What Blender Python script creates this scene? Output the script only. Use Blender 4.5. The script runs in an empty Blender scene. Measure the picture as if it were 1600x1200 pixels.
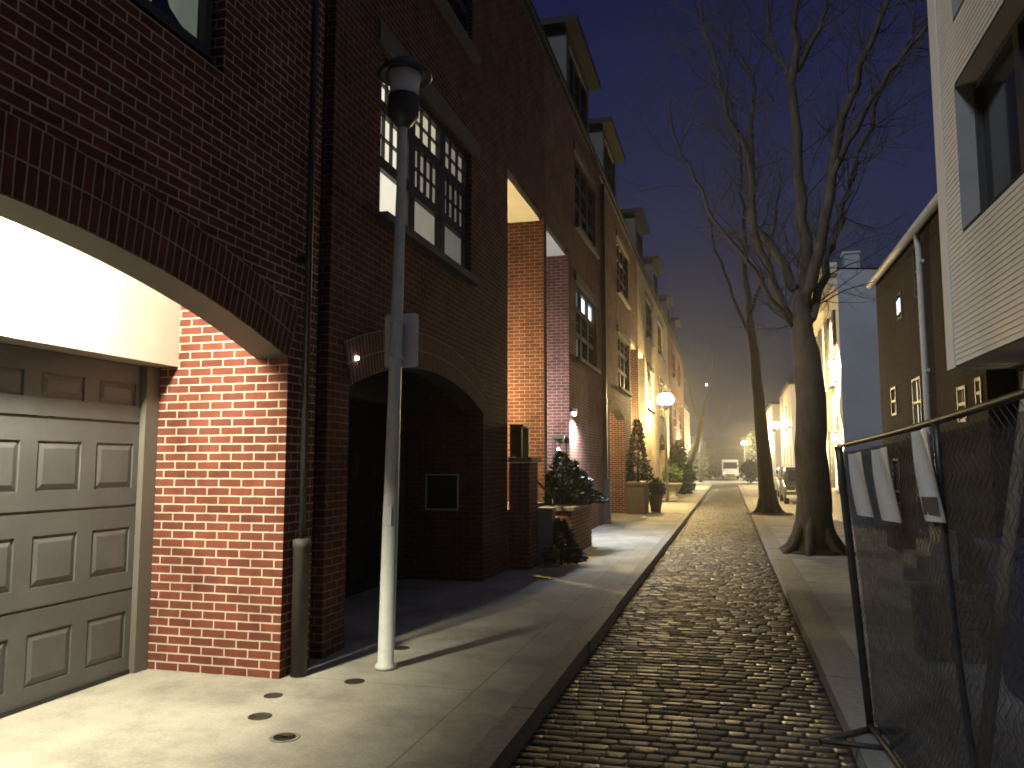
import bpy, math, random
from mathutils import Vector
random.seed(7)
R = math.radians
C = bpy.context.scene.collection
XF = -3.28                       # left facades
# ------------------------------------------------------------------ materials
MATS = {}
def newmat(name):
    m = bpy.data.materials.new(name); m.use_nodes = True
    nt = m.node_tree; nt.nodes.clear()
    out = nt.nodes.new('ShaderNodeOutputMaterial')
    b = nt.nodes.new('ShaderNodeBsdfPrincipled')
    nt.links.new(b.outputs[0], out.inputs[0])
    MATS[name] = m
    return m, nt, b
def N(nt, t, **kw):
    n = nt.nodes.new(t)
    for k, v in kw.items():
        if hasattr(n, k): setattr(n, k, v)
        else: n.inputs[k].default_value = v
    return n
def rgba(c): return (c[0], c[1], c[2], 1)
def plain(name, col, rough=.6, var=.25, scale=6., bump=.0, bscale=60., metal=0., spec=.5, stretch=(1, 1, 1)):
    m, nt, b = newmat(name); L = nt.links.new
    tc = N(nt, 'ShaderNodeTexCoord'); mp = N(nt, 'ShaderNodeMapping'); mp.inputs['Scale'].default_value = stretch
    L(tc.outputs['Object'], mp.inputs[0])
    no = N(nt, 'ShaderNodeTexNoise'); no.inputs['Scale'].default_value = scale; no.inputs['Detail'].default_value = 5
    no.inputs['Roughness'].default_value = .65
    L(mp.outputs[0], no.inputs['Vector'])
    rp = N(nt, 'ShaderNodeValToRGB')
    rp.color_ramp.elements[0].position = .3; rp.color_ramp.elements[1].position = .72
    rp.color_ramp.elements[0].color = rgba([c * (1 - var) for c in col])
    rp.color_ramp.elements[1].color = rgba([min(.95, c * (1 + var)) for c in col])
    L(no.outputs[0], rp.inputs[0]); L(rp.outputs[0], b.inputs['Base Color'])
    b.inputs['Roughness'].default_value = rough; b.inputs['Metallic'].default_value = metal
    b.inputs['Specular IOR Level'].default_value = spec
    if bump:
        n2 = N(nt, 'ShaderNodeTexNoise'); n2.inputs['Scale'].default_value = bscale; n2.inputs['Detail'].default_value = 4
        L(mp.outputs[0], n2.inputs['Vector'])
        bp = N(nt, 'ShaderNodeBump'); bp.inputs['Strength'].default_value = bump; bp.inputs['Distance'].default_value = .01
        L(n2.outputs[0], bp.inputs['Height']); L(bp.outputs[0], b.inputs['Normal'])
    return m
def brick(name, c1, c2, mortar, w=.203, h=.0677, ms=.0058, offset=.5, rough=.85, bump=.7):
    m, nt, b = newmat(name); L = nt.links.new
    uv = N(nt, 'ShaderNodeUVMap')
    # slightly wavering courses
    dn = N(nt, 'ShaderNodeTexNoise'); dn.inputs['Scale'].default_value = 14; dn.inputs['Detail'].default_value = 2
    L(uv.outputs[0], dn.inputs['Vector'])
    vm = N(nt, 'ShaderNodeVectorMath', operation='MULTIPLY_ADD'); vm.inputs[1].default_value = (.006, .006, 0)
    L(dn.outputs['Color'], vm.inputs[0]); L(uv.outputs[0], vm.inputs[2])
    bt = N(nt, 'ShaderNodeTexBrick'); bt.offset = offset; bt.squash = 1
    bt.inputs['Scale'].default_value = 1; bt.inputs['Brick Width'].default_value = w; bt.inputs['Row Height'].default_value = h
    bt.inputs['Mortar Size'].default_value = ms; bt.inputs['Mortar Smooth'].default_value = .25; bt.inputs['Bias'].default_value = -.1
    bt.inputs['Color1'].default_value = rgba(c1); bt.inputs['Color2'].default_value = rgba(c2); bt.inputs['Mortar'].default_value = rgba(mortar)
    L(vm.outputs[0], bt.inputs['Vector'])
    no = N(nt, 'ShaderNodeTexNoise'); no.inputs['Scale'].default_value = 2.2; no.inputs['Detail'].default_value = 8; no.inputs['Roughness'].default_value = .7
    L(uv.outputs[0], no.inputs['Vector'])
    mr = N(nt, 'ShaderNodeMapRange'); mr.inputs[1].default_value = .3; mr.inputs[2].default_value = .7; mr.inputs[3].default_value = .55; mr.inputs[4].default_value = 1.3
    L(no.outputs[0], mr.inputs[0])
    mx = N(nt, 'ShaderNodeVectorMath', operation='SCALE')
    L(bt.outputs['Color'], mx.inputs[0]); L(mr.outputs[0], mx.inputs['Scale']); L(mx.outputs[0], b.inputs['Base Color'])
    b.inputs['Roughness'].default_value = rough; b.inputs['Specular IOR Level'].default_value = .08
    fn = N(nt, 'ShaderNodeTexNoise'); fn.inputs['Scale'].default_value = 90; fn.inputs['Detail'].default_value = 3
    L(uv.outputs[0], fn.inputs['Vector'])
    ma = N(nt, 'ShaderNodeMath', operation='MULTIPLY_ADD'); ma.inputs[1].default_value = -1.0
    mb_ = N(nt, 'ShaderNodeMath', operation='MULTIPLY'); mb_.inputs[1].default_value = .35
    L(fn.outputs[0], mb_.inputs[0]); L(bt.outputs['Fac'], ma.inputs[0]); L(mb_.outputs[0], ma.inputs[2])
    bp = N(nt, 'ShaderNodeBump'); bp.inputs['Strength'].default_value = bump; bp.inputs['Distance'].default_value = .006
    L(ma.outputs[0], bp.inputs['Height']); L(bp.outputs[0], b.inputs['Normal'])
    return m
def emit(name, col, strength, folds=0., scale=30.):
    m, nt, b = newmat(name); L = nt.links.new
    b.inputs['Base Color'].default_value = rgba([min(.8, c) for c in col]); b.inputs['Roughness'].default_value = .4
    b.inputs['Emission Color'].default_value = rgba(col); b.inputs['Emission Strength'].default_value = strength
    if folds:                      # blinds and curtain folds in front of the lit room
        uv = N(nt, 'ShaderNodeUVMap'); mp = N(nt, 'ShaderNodeMapping'); mp.inputs['Scale'].default_value = (scale, scale * .12, 1)
        no = N(nt, 'ShaderNodeTexNoise'); no.inputs['Scale'].default_value = 1; no.inputs['Detail'].default_value = 3
        L(uv.outputs[0], mp.inputs[0]); L(mp.outputs[0], no.inputs['Vector'])
        mr = N(nt, 'ShaderNodeMapRange'); mr.inputs[1].default_value = .3; mr.inputs[2].default_value = .7
        mr.inputs[3].default_value = strength * (1 - folds); mr.inputs[4].default_value = strength * (1 + folds)
        L(no.outputs[0], mr.inputs[0]); L(mr.outputs[0], b.inputs['Emission Strength'])
    return m
def glassy(name, col, rough=.08):
    m, nt, b = newmat(name)
    b.inputs['Base Color'].default_value = rgba(col); b.inputs['Roughness'].default_value = rough; b.inputs['Specular IOR Level'].default_value = .7
    return m

M_brick = brick('red_brick', (.165, .054, .036), (.112, .038, .028), (.50, .43, .33), ms=.0066)
M_brick2 = brick('plum_brick', (.20, .072, .052), (.14, .053, .04), (.36, .31, .26))
M_brick3 = brick('shaded_red_brick', (.135, .05, .036), (.095, .036, .028), (.24, .21, .18))  # red brick again, facade shade put into darker brick and mortar
M_soldier = brick('soldier_brick', (.15, .052, .036), (.105, .038, .028), (.40, .35, .28), w=.203, h=.0677, offset=0)
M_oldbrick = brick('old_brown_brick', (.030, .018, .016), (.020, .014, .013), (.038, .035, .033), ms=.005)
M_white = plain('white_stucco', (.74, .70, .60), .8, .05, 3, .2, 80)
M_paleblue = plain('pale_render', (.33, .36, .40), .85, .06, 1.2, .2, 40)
M_cream = plain('cream_paint', (.62, .55, .42), .6, .08, 3)
M_limestone = plain('limestone', (.10, .097, .09), .85, .15, 5, .2)
M_door = plain('garage_door_paint', (.092, .093, .092), .42, .16, 4.5, .08, 120)
M_jamb = plain('jamb_paint', (.12, .112, .095), .5, .08, 4)
M_darkpaint = plain('dark_paint', (.022, .022, .024), .45, .2)
M_frame = plain('window_frame_paint', (.03, .028, .027), .5, .15)
M_iron = plain('cast_iron', (.05, .042, .033), .55, .3, 30, .3, 120, .3)
M_boot = plain('downspout_boot', (.045, .038, .034), .7, .25, 12, .2)
M_pole = plain('galvanised_pole', (.76, .80, .74), .5, .12, 9, .12, 90, .0)
M_alu = plain('sign_back_metal', (.82, .82, .78), .5, .08, 9, 0, 60, .0)
M_roof = plain('slate_roof', (.035, .036, .04), .85, .25, 12, .3, 40, 0, .08)
M_gutter = plain('gutter_paint', (.40, .40, .38), .6, .1, 5)
M_dormer = plain('dormer_cladding', (.065, .066, .066), .7, .1, 4)
M_cornice = plain('cornice_paint', (.045, .044, .042), .8, .15, 4, 0, 60, 0, .1)
M_granite = plain('granite_kerb', (.23, .22, .19), .75, .25, 20, .4, 50)
M_bark = plain('bark', (.075, .064, .049), .9, .35, 9, 1.0, 26, 0, .2, (1, 1, .28))
M_twig = plain('twig', (.055, .046, .040), .9, .2)
M_bark2 = plain('dark_bark', (.026, .020, .016), .9, .35, 9, .9, 24, 0, .2, (1, 1, .3))
M_leaf = plain('evergreen_leaf', (.022, .035, .016), .6, .45, 3)
M_leaf2 = plain('boxwood_leaf', (.05, .085, .03), .55, .4, 4)
M_soil = plain('tree_pit_soil', (.035, .028, .020), .95, .4, 14, .8, 40)
M_stone = plain('stoop_stone', (.28, .26, .23), .8, .15, 8, .2)
M_wood = plain('weathered_wood', (.30, .24, .17), .8, .25, 6, .3, 40, 0, .3, (8, 8, .6))
M_wire = plain('dull_wire', (.035, .035, .034), .6, .2)
M_paper = plain('laminated_paper', (.82, .82, .74), .45, .03, 5)
M_print = plain('printed_block', (.10, .09, .08), .6, .2, 40)
M_blue = plain('blue_plastic', (.035, .05, .13), .45, .15)
M_carpaint = plain('dark_green_car_paint', (.05, .055, .045), .25, .05, 3, 0, 60, .2)
M_carpaint2 = plain('silver_car_paint', (.45, .45, .43), .3, .05, 3, 0, 60, .4)
M_rubber = plain('rubber', (.02, .02, .02), .8, .2)
M_chrome = plain('chrome', (.6, .6, .6), .2, .05, 5, 0, 60, 1.)
M_glass = glassy('dark_window_glass', (.012, .013, .016))
M_carglass = glassy('car_glass', (.02, .02, .02), .05)
M_terracotta = plain('terracotta', (.30, .13, .07), .8, .15, 6)
M_trough = plain('brown_trough', (.12, .085, .06), .8, .2, 8, .2)
M_concretepot = plain('cast_stone_pot', (.36, .34, .30), .85, .12, 8, .2)
M_asphalt = plain('asphalt', (.05, .05, .048), .8, .2, 3, .4, 80)
M_earth = plain('bare_ground', (.10, .085, .07), .95, .35, 2, .6, 25)
# sidewalk concrete: stains, fine grain and scored joints
def concrete(name, col, jx, jy, ox=0., oy=0.):
    m, nt, b = newmat(name); L = nt.links.new
    tc = N(nt, 'ShaderNodeUVMap')
    n1 = N(nt, 'ShaderNodeTexNoise'); n1.inputs['Scale'].default_value = 1.1; n1.inputs['Detail'].default_value = 9; n1.inputs['Roughness'].default_value = .68
    n2 = N(nt, 'ShaderNodeTexNoise'); n2.inputs['Scale'].default_value = 55; n2.inputs['Detail'].default_value = 4
    L(tc.outputs[0], n1.inputs['Vector']); L(tc.outputs[0], n2.inputs['Vector'])
    rp = N(nt, 'ShaderNodeValToRGB'); e = rp.color_ramp.elements
    e[0].position = .30; e[0].color = rgba([c * .5 for c in col]); e[1].position = .66; e[1].color = rgba([c * 1.2 for c in col]); q_ = e.new(.50); q_.color = rgba([c * .92 for c in col])
    L(n1.outputs[0], rp.inputs[0])
    bt = N(nt, 'ShaderNodeTexBrick'); bt.offset = 0
    bt.inputs['Scale'].default_value = 1; bt.inputs['Brick Width'].default_value = jx; bt.inputs['Row Height'].default_value = jy
    bt.inputs['Mortar Size'].default_value = .006; bt.inputs['Mortar Smooth'].default_value = .3
    mp = N(nt, 'ShaderNodeMapping'); mp.inputs['Location'].default_value = (ox, oy, 0)
    L(tc.outputs[0], mp.inputs[0]); L(mp.outputs[0], bt.inputs['Vector'])
    mr = N(nt, 'ShaderNodeMapRange'); mr.inputs[3].default_value = 1; mr.inputs[4].default_value = .55
    L(bt.outputs['Fac'], mr.inputs[0])
    g = N(nt, 'ShaderNodeMapRange'); g.inputs[1].default_value = .3; g.inputs[2].default_value = .7; g.inputs[3].default_value = .86; g.inputs[4].default_value = 1.12
    L(n2.outputs[0], g.inputs[0])
    mm = N(nt, 'ShaderNodeMath', operation='MULTIPLY'); L(mr.outputs[0], mm.inputs[0]); L(g.outputs[0], mm.inputs[1])
    mx = N(nt, 'ShaderNodeVectorMath', operation='SCALE'); L(rp.outputs[0], mx.inputs[0]); L(mm.outputs[0], mx.inputs['Scale'])
    L(mx.outputs[0], b.inputs['Base Color'])
    b.inputs['Roughness'].default_value = .8
    h = N(nt, 'ShaderNodeMath', operation='MULTIPLY_ADD'); h.inputs[1].default_value = -2.
    L(bt.outputs['Fac'], h.inputs[0]); L(n2.outputs[0], h.inputs[2])
    bp = N(nt, 'ShaderNodeBump'); bp.inputs['Strength'].default_value = .35; bp.inputs['Distance'].default_value = .004
    L(h.outputs[0], bp.inputs['Height']); L(bp.outputs[0], b.inputs['Normal'])
    return m
M_brick4 = brick('glare_paled_brick', (.50, .43, .32), (.46, .39, .29), (.42, .36, .27))  # brick paled so the lamp's blown-out glare sits in the wall colour
M_walk = concrete('sidewalk_concrete', (.36, .345, .285), 4., 9., 1.78, 3.4)
M_walk2 = concrete('far_sidewalk_concrete', (.34, .33, .29), 3., 1.5, -.98, .2)
def cobble_mat():
    m, nt, b = newmat('granite_sett'); L = nt.links.new
    g = N(nt, 'ShaderNodeNewGeometry'); tc = N(nt, 'ShaderNodeTexCoord')
    n1 = N(nt, 'ShaderNodeTexNoise'); n1.inputs['Scale'].default_value = 22; n1.inputs['Detail'].default_value = 5
    L(tc.outputs['Object'], n1.inputs['Vector'])
    rp = N(nt, 'ShaderNodeValToRGB'); e = rp.color_ramp.elements
    e[0].color = (.042, .037, .031, 1); e[1].color = (.062, .055, .045, 1)
    mm = N(nt, 'ShaderNodeMath', operation='MULTIPLY_ADD'); mm.inputs[1].default_value = .55
    L(g.outputs['Random Per Island'], mm.inputs[0])
    ms = N(nt, 'ShaderNodeMath', operation='MULTIPLY'); ms.inputs[1].default_value = .5
    L(n1.outputs[0], ms.inputs[0]); L(ms.outputs[0], mm.inputs[2]); L(mm.outputs[0], rp.inputs[0]); L(rp.outputs[0], b.inputs['Base Color'])
    r = N(nt, 'ShaderNodeMapRange'); r.inputs[3].default_value = .44; r.inputs[4].default_value = .74
    L(g.outputs['Random Per Island'], r.inputs[0]); L(r.outputs[0], b.inputs['Roughness'])
    b.inputs['Specular IOR Level'].default_value = .36
    n2 = N(nt, 'ShaderNodeTexNoise'); n2.inputs['Scale'].default_value = 30; n2.inputs['Detail'].default_value = 7; n2.inputs['Roughness'].default_value = .7
    L(tc.outputs['Object'], n2.inputs['Vector'])
    bp = N(nt, 'ShaderNodeBump'); bp.inputs['Strength'].default_value = .7; bp.inputs['Distance'].default_value = .009
    L(n2.outputs[0], bp.inputs['Height']); L(bp.outputs[0], b.inputs['Normal'])
    return m
M_cobble = cobble_mat()
M_joint = plain('sett_joint_grit', (.050, .044, .036), .85, .35, 30, .5, 90)
def screen_mat():
    m, nt, b = newmat('debris_screen'); L = nt.links.new
    out = [n for n in nt.nodes if n.type == 'OUTPUT_MATERIAL'][0]
    b.inputs['Base Color'].default_value = (.05, .05, .048, 1); b.inputs['Roughness'].default_value = .7
    uv = N(nt, 'ShaderNodeUVMap'); mp = N(nt, 'ShaderNodeMapping'); mp.inputs['Scale'].default_value = (14, 2.2, 1)
    no = N(nt, 'ShaderNodeTexNoise'); no.inputs['Scale'].default_value = 6; no.inputs['Detail'].default_value = 4
    L(uv.outputs[0], mp.inputs[0]); L(mp.outputs[0], no.inputs['Vector'])
    mr = N(nt, 'ShaderNodeMapRange'); mr.inputs[1].default_value = .3; mr.inputs[2].default_value = .7; mr.inputs[3].default_value = .5; mr.inputs[4].default_value = .85
    L(no.outputs[0], mr.inputs[0])
    t = N(nt, 'ShaderNodeBsdfTransparent'); mx = N(nt, 'ShaderNodeMixShader')
    L(mr.outputs[0], mx.inputs[0]); L(t.outputs[0], mx.inputs[1]); L(b.outputs[0], mx.inputs[2]); L(mx.outputs[0], out.inputs[0])
    return m
M_screen = screen_mat()
def globe_mat():
    m, nt, b = newmat('unlit_lamp_globe')
    b.inputs['Base Color'].default_value = (.86, .87, .90, 1); b.inputs['Roughness'].default_value = .15
    b.inputs['Transmission Weight'].default_value = .1
    return m
M_globe = globe_mat()
WARM = (1, .70, .30)
def clear_lit(name, col, st):
    m = bpy.data.materials.new(name); m.use_nodes = True; nt = m.node_tree; nt.nodes.clear(); L = nt.links.new
    o = nt.nodes.new('ShaderNodeOutputMaterial'); e = nt.nodes.new('ShaderNodeEmission'); t = nt.nodes.new('ShaderNodeBsdfTransparent'); a = nt.nodes.new('ShaderNodeAddShader')
    e.inputs[0].default_value = rgba(col); e.inputs[1].default_value = st; L(e.outputs[0], a.inputs[0]); L(t.outputs[0], a.inputs[1]); L(a.outputs[0], o.inputs[0])
    m.cycles.emission_sampling = 'NONE'; return m
M_globe_lit = clear_lit('lit_lamp_globe', (1, .80, .42), 14)
M_lantern_lit = emit('lit_lantern_glass', (1, .76, .38), 60)
M_bulb = emit('lit_bulb', (1, .88, .66), 40)
M_bulb_cool = emit('lit_cool_bulb', (.82, .9, 1), 14)
M_pane_hi = emit('lit_blind_bright', (1, .93, .72), .86, .12)
M_pane_mid = emit('lit_blind_yellow', (1, .90, .62), .48, .18)
M_pane_low = emit('lit_blind_dim', (1, .90, .68), .20, .22)
M_pane_dim = emit('lit_blind_dark', (1, .93, .78), .085, .25)
M_pane_cool = emit('lit_pane_cool', (.85, .95, 1), 1.7, .1)
M_pane_teal = emit('lit_pane_teal', (.7, .9, .85), .07, .3)
M_pane_curtain = emit('lit_curtain_green', (.80, .95, .66), .085, .35, 9)
M_pane_warm = emit('lit_pane_warm', (1, .74, .36), 1.1, .3)

# ------------------------------------------------------------------ mesh builder
class MB:
    def __init__(s): s.v = []; s.f = []; s.uv = []; s.sm = []
    def face(s, pts, uv=None, smooth=False):
        i = len(s.v); s.v += [tuple(p) for p in pts]; s.f.append(tuple(range(i, i + len(pts)))); s.uv.append(uv); s.sm.append(smooth)
    def box(s, x0, x1, y0, y1, z0, z1):
        if x0 > x1: x0, x1 = x1, x0
        if y0 > y1: y0, y1 = y1, y0
        if z0 > z1: z0, z1 = z1, z0
        a = [(x0, y0, z0), (x1, y0, z0), (x1, y1, z0), (x0, y1, z0), (x0, y0, z1), (x1, y0, z1), (x1, y1, z1), (x0, y1, z1)]
        for q in ((0, 3, 2, 1), (4, 5, 6, 7), (0, 1, 5, 4), (1, 2, 6, 5), (2, 3, 7, 6), (3, 0, 4, 7)):
            s.face([a[k] for k in q])
    def mesh(s, verts, faces, smooth=False):
        i = len(s.v); s.v += [tuple(p) for p in verts]
        for f in faces: s.f.append(tuple(k + i for k in f)); s.uv.append(None); s.sm.append(smooth)
    def tube(s, path, radii, n=8, smooth=True, cap=True):
        P = [Vector(p) for p in path]
        if isinstance(radii, (int, float)): radii = [radii] * len(P)
        vs, fs = [], []
        up = Vector((.31, .17, .93))
        for i, p in enumerate(P):
            d = (P[min(i + 1, len(P) - 1)] - P[max(i - 1, 0)])
            if d.length < 1e-6: d = Vector((0, 0, 1))
            d.normalize()
            a = d.cross(up)
            if a.length < .05: a = d.cross(Vector((1, 0, 0)))
            a.normalize(); b = d.cross(a)
            for k in range(n):
                t = 2 * math.pi * k / n
                vs.append(p + radii[i] * (math.cos(t) * a + math.sin(t) * b))
        for i in range(len(P) - 1):
            for k in range(n):
                k2 = (k + 1) % n
                fs.append((i * n + k, i * n + k2, (i + 1) * n + k2, (i + 1) * n + k))
        if cap:
            fs.append(tuple(range(n - 1, -1, -1))); fs.append(tuple((len(P) - 1) * n + k for k in range(n)))
        s.mesh(vs, fs, smooth)
    def lathe(s, prof, cx, cy, n=20, smooth=True):
        vs, fs = [], []
        for r, z in prof:
            for k in range(n):
                t = 2 * math.pi * k / n
                vs.append((cx + r * math.cos(t), cy + r * math.sin(t), z))
        for i in range(len(prof) - 1):
            for k in range(n):
                k2 = (k + 1) % n
                fs.append((i * n + k, i * n + k2, (i + 1) * n + k2, (i + 1) * n + k))
        fs.append(tuple(range(n - 1, -1, -1))); fs.append(tuple((len(prof) - 1) * n + k for k in range(n)))
        s.mesh(vs, fs, smooth)
    def build(s, name, mat, parent=None, bevel=0.):
        org = Vector((0, 0, 0))
        p = parent
        while p is not None: org += p.location; p = p.parent
        me = bpy.data.meshes.new(name)
        vv = [(a - org.x, b - org.y, c - org.z) for a, b, c in s.v]
        me.from_pydata(vv, [], s.f); me.update()
        me.materials.append(mat)
        ul = me.uv_layers.new(name='UVMap').data
        for pi, pl in enumerate(me.polygons):
            pl.use_smooth = s.sm[pi]
            n = pl.normal; q = s.uv[pi]
            for j, li in enumerate(pl.loop_indices):
                if q is not None: ul[li].uv = q[j]; continue
                x, y, z = s.v[me.loops[li].vertex_index]
                if abs(n.x) >= abs(n.y) and abs(n.x) >= abs(n.z): ul[li].uv = (y, z)
                elif abs(n.y) >= abs(n.z): ul[li].uv = (x, z)
                else: ul[li].uv = (x, y)
        o = bpy.data.objects.new(name, me); C.objects.link(o)
        if parent is not None: o.parent = parent
        if bevel:
            md = o.modifiers.new('bevel', 'BEVEL'); md.width = bevel; md.segments = 2; md.limit_method = 'ANGLE'
        return o
def tag(o, label, cat, group=None):
    o['label'] = label; o['category'] = cat
    if group: o['group'] = group
    return o
def thing(name, label, cat, loc=(0, 0, 0), group=None):
    o = bpy.data.objects.new(name, None); C.objects.link(o); o.location = loc; o.empty_display_size = .2
    return tag(o, label, cat, group)
def struct(o, kind='structure'): o['kind'] = kind; return o
def copy_thing(src, loc, label, rotz=0.):
    def cp(o, par):
        c = o.copy(); C.objects.link(c)
        if par is not None: c.parent = par
        for ch in [x for x in bpy.data.objects if x.parent == o]: cp(ch, c)
        return c
    r = cp(src, None); r.location = loc; r.rotation_euler = (0, 0, rotz); r['label'] = label
    return r
def lamp(name, loc, power, col=WARM, rad=.08, parent=None, spot=None):
    d = bpy.data.lights.new(name, 'SPOT' if spot else 'POINT'); d.energy = power; d.color = col; d.shadow_soft_size = rad
    if spot: d.spot_size = R(spot[0]); d.spot_blend = spot[1]
    o = bpy.data.objects.new(name, d); C.objects.link(o); o.location = loc
    if spot: o.rotation_euler = spot[2]
    if parent is not None:
        o.parent = parent; o.location = Vector(loc) - parent.location
    return o
# wall in a plane of constant X with rectangular and arched holes
def wall(mb, X, s, y0, y1, z0, z1, rects=(), arches=(), reveal=.12):
    cuts = {y0, y1}
    for a, b, c, d in rects: cuts |= {a, b}
    for a, b, zf, d in arches:
        for k in range(25): cuts.add(a + (b - a) * k / 24)
    ys = sorted(c for c in cuts if y0 - 1e-6 <= c <= y1 + 1e-6)
    def q(p):
        mb.face(p if s > 0 else p[::-1])
    for a, b in zip(ys, ys[1:]):
        if b - a < 1e-5: continue
        mid = (a + b) / 2
        segs = sorted([(c, d) for (ra, rb, c, d) in rects if ra < mid < rb])
        lo = (z0, z0)
        for ra, rb, zf, d in arches:
            if ra < mid < rb: lo = (zf(a), zf(b))
        cur = lo
        for c, d in segs:
            if c > cur[0] + 1e-5: q([(X, a, cur[0]), (X, b, cur[1]), (X, b, c), (X, a, c)])
            cur = (d, d)
        if z1 > cur[0] + 1e-5: q([(X, a, cur[0]), (X, b, cur[1]), (X, b, z1), (X, a, z1)])
    for a, b, c, d in rects:
        if reveal <= 0: continue
        X2 = X - s * reveal
        for p in ([(X, a, c), (X2, a, c), (X2, a, d), (X, a, d)], [(X, b, c), (X, b, d), (X2, b, d), (X2, b, c)],
                  [(X, a, c), (X, b, c), (X2, b, c), (X2, a, c)], [(X, a, d), (X2, a, d), (X2, b, d), (X, b, d)]):
            mb.face(p if s > 0 else p[::-1])
# window in a plane of constant X: cols and rows are lists of clear openings
def window(parent, X, s, cols, rows, panes, muntins=None, mat=None, sill=True, lintel=None, mar=.07, depth=.07, sillmat=None):
    mat = mat or M_frame
    y0, y1, z0, z1 = cols[0][0] - mar, cols[-1][1] + mar, rows[0][0] - mar, rows[-1][1] + mar
    f = MB(); xo, xi = X, X - s * depth
    ye = [y0] + [v for c in cols for v in c] + [y1]
    for i in range(0, len(ye), 2): f.box(xi, xo, ye[i], ye[i + 1], z0, z1)
    ze = [z0] + [v for c in rows for v in c] + [z1]
    for c in cols:
        for i in range(0, len(ze), 2): f.box(xi, xo - s * .004, c[0], c[1], ze[i], ze[i + 1])
    if muntins:
        for ci, c in enumerate(cols):
            for ri, r in enumerate(rows):
                nx, nz = muntins[ri] if isinstance(muntins, list) else muntins
                for k in range(1, nx):
                    y = c[0] + (c[1] - c[0]) * k / nx; f.box(xi + s * .012, xo - s * .02, y - .009, y + .009, r[0], r[1])
                for k in range(1, nz):
                    z = r[0] + (r[1] - r[0]) * k / nz; f.box(xi + s * .014, xo - s * .022, c[0], c[1], z - .009, z + .009)
    fr = f.build('window', mat, parent)
    for ci, c in enumerate(cols):
        for ri, r in enumerate(rows):
            pm = panes(ci, ri) if callable(panes) else panes
            p = MB(); xp = xi + s * .006
            q = [(xp, c[0], r[0]), (xp, c[1], r[0]), (xp, c[1], r[1]), (xp, c[0], r[1])]
            p.face(q if s > 0 else q[::-1]); p.build('pane', pm, fr)
    if sill:
        b = MB(); b.box(X - s * depth, X + s * .17, y0 - .05, y1 + .05, z0 - .09, z0 - .002); b.build('sill', sillmat or M_limestone, fr)
    return fr
def leaf_cloud(mb, c, r, n, size, squash=1.):
    for _ in range(n):
        while True:
            p = Vector((random.uniform(-1, 1), random.uniform(-1, 1), random.uniform(-1, 1)))
            if .35 < p.length < 1: break
        k = 1 + .22 * math.sin(p.x * 5 + c[0] * 3) * math.cos(p.y * 6 + p.z * 4)
        p = Vector((c[0] + p.x * r[0] * k, c[1] + p.y * r[1] * k, c[2] + p.z * r[2] * k))
        a = Vector((random.gauss(0, 1), random.gauss(0, 1), random.gauss(0, 1))).normalized()
        b = a.orthogonal().normalized(); s = size * random.uniform(.6, 1.3)
        mb.face([p, p + a * s * .5 + b * s * .28, p + a * s, p + a * s * .5 - b * s * .28])

# ------------------------------------------------------------------ setting
g = MB(); g.face([(-300, -60, -.16), (300, -60, -.16), (300, 420, -.16), (-300, 420, -.16)]); struct(g.build('ground', M_asphalt))
g = MB(); g.box(-5.2, -1.43, -6, 66, -.15, 0); struct(g.build('left_sidewalk', M_walk))
g = MB(); g.box(.98, 3.6, -6, 34, -.15, -.004); struct(g.build('right_sidewalk', M_walk2))
g = MB(); g.box(.98, 2.0, 34, 66, -.15, -.006); g.box(2.0, 12, 33.9, 66, -.15, -.05); struct(g.build('parking_court', M_walk2))
g = MB(); g.box(3.6, 14, -6, 33.9, -.15, -.02); struct(g.build('yard', M_earth))
g = MB()
y = -6.
while y < 66:
    l = random.uniform(1.7, 2.4); g.box(-1.43 + .004, -1.26 + random.uniform(-.008, .008), y, min(y + l - .012, 66), -.15, .004 + random.uniform(-.004, .004)); y += l
k1 = struct(g.build('left_kerb', M_granite, bevel=.012))
g = MB(); y = -6.
while y < 66:
    l = random.uniform(1.7, 2.4); g.box(.68 + random.uniform(-.008, .008), .976, y, min(y + l - .012, 66), -.15, random.uniform(-.004, .004)); y += l
struct(g.build('right_kerb', M_granite, bevel=.012))
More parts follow.
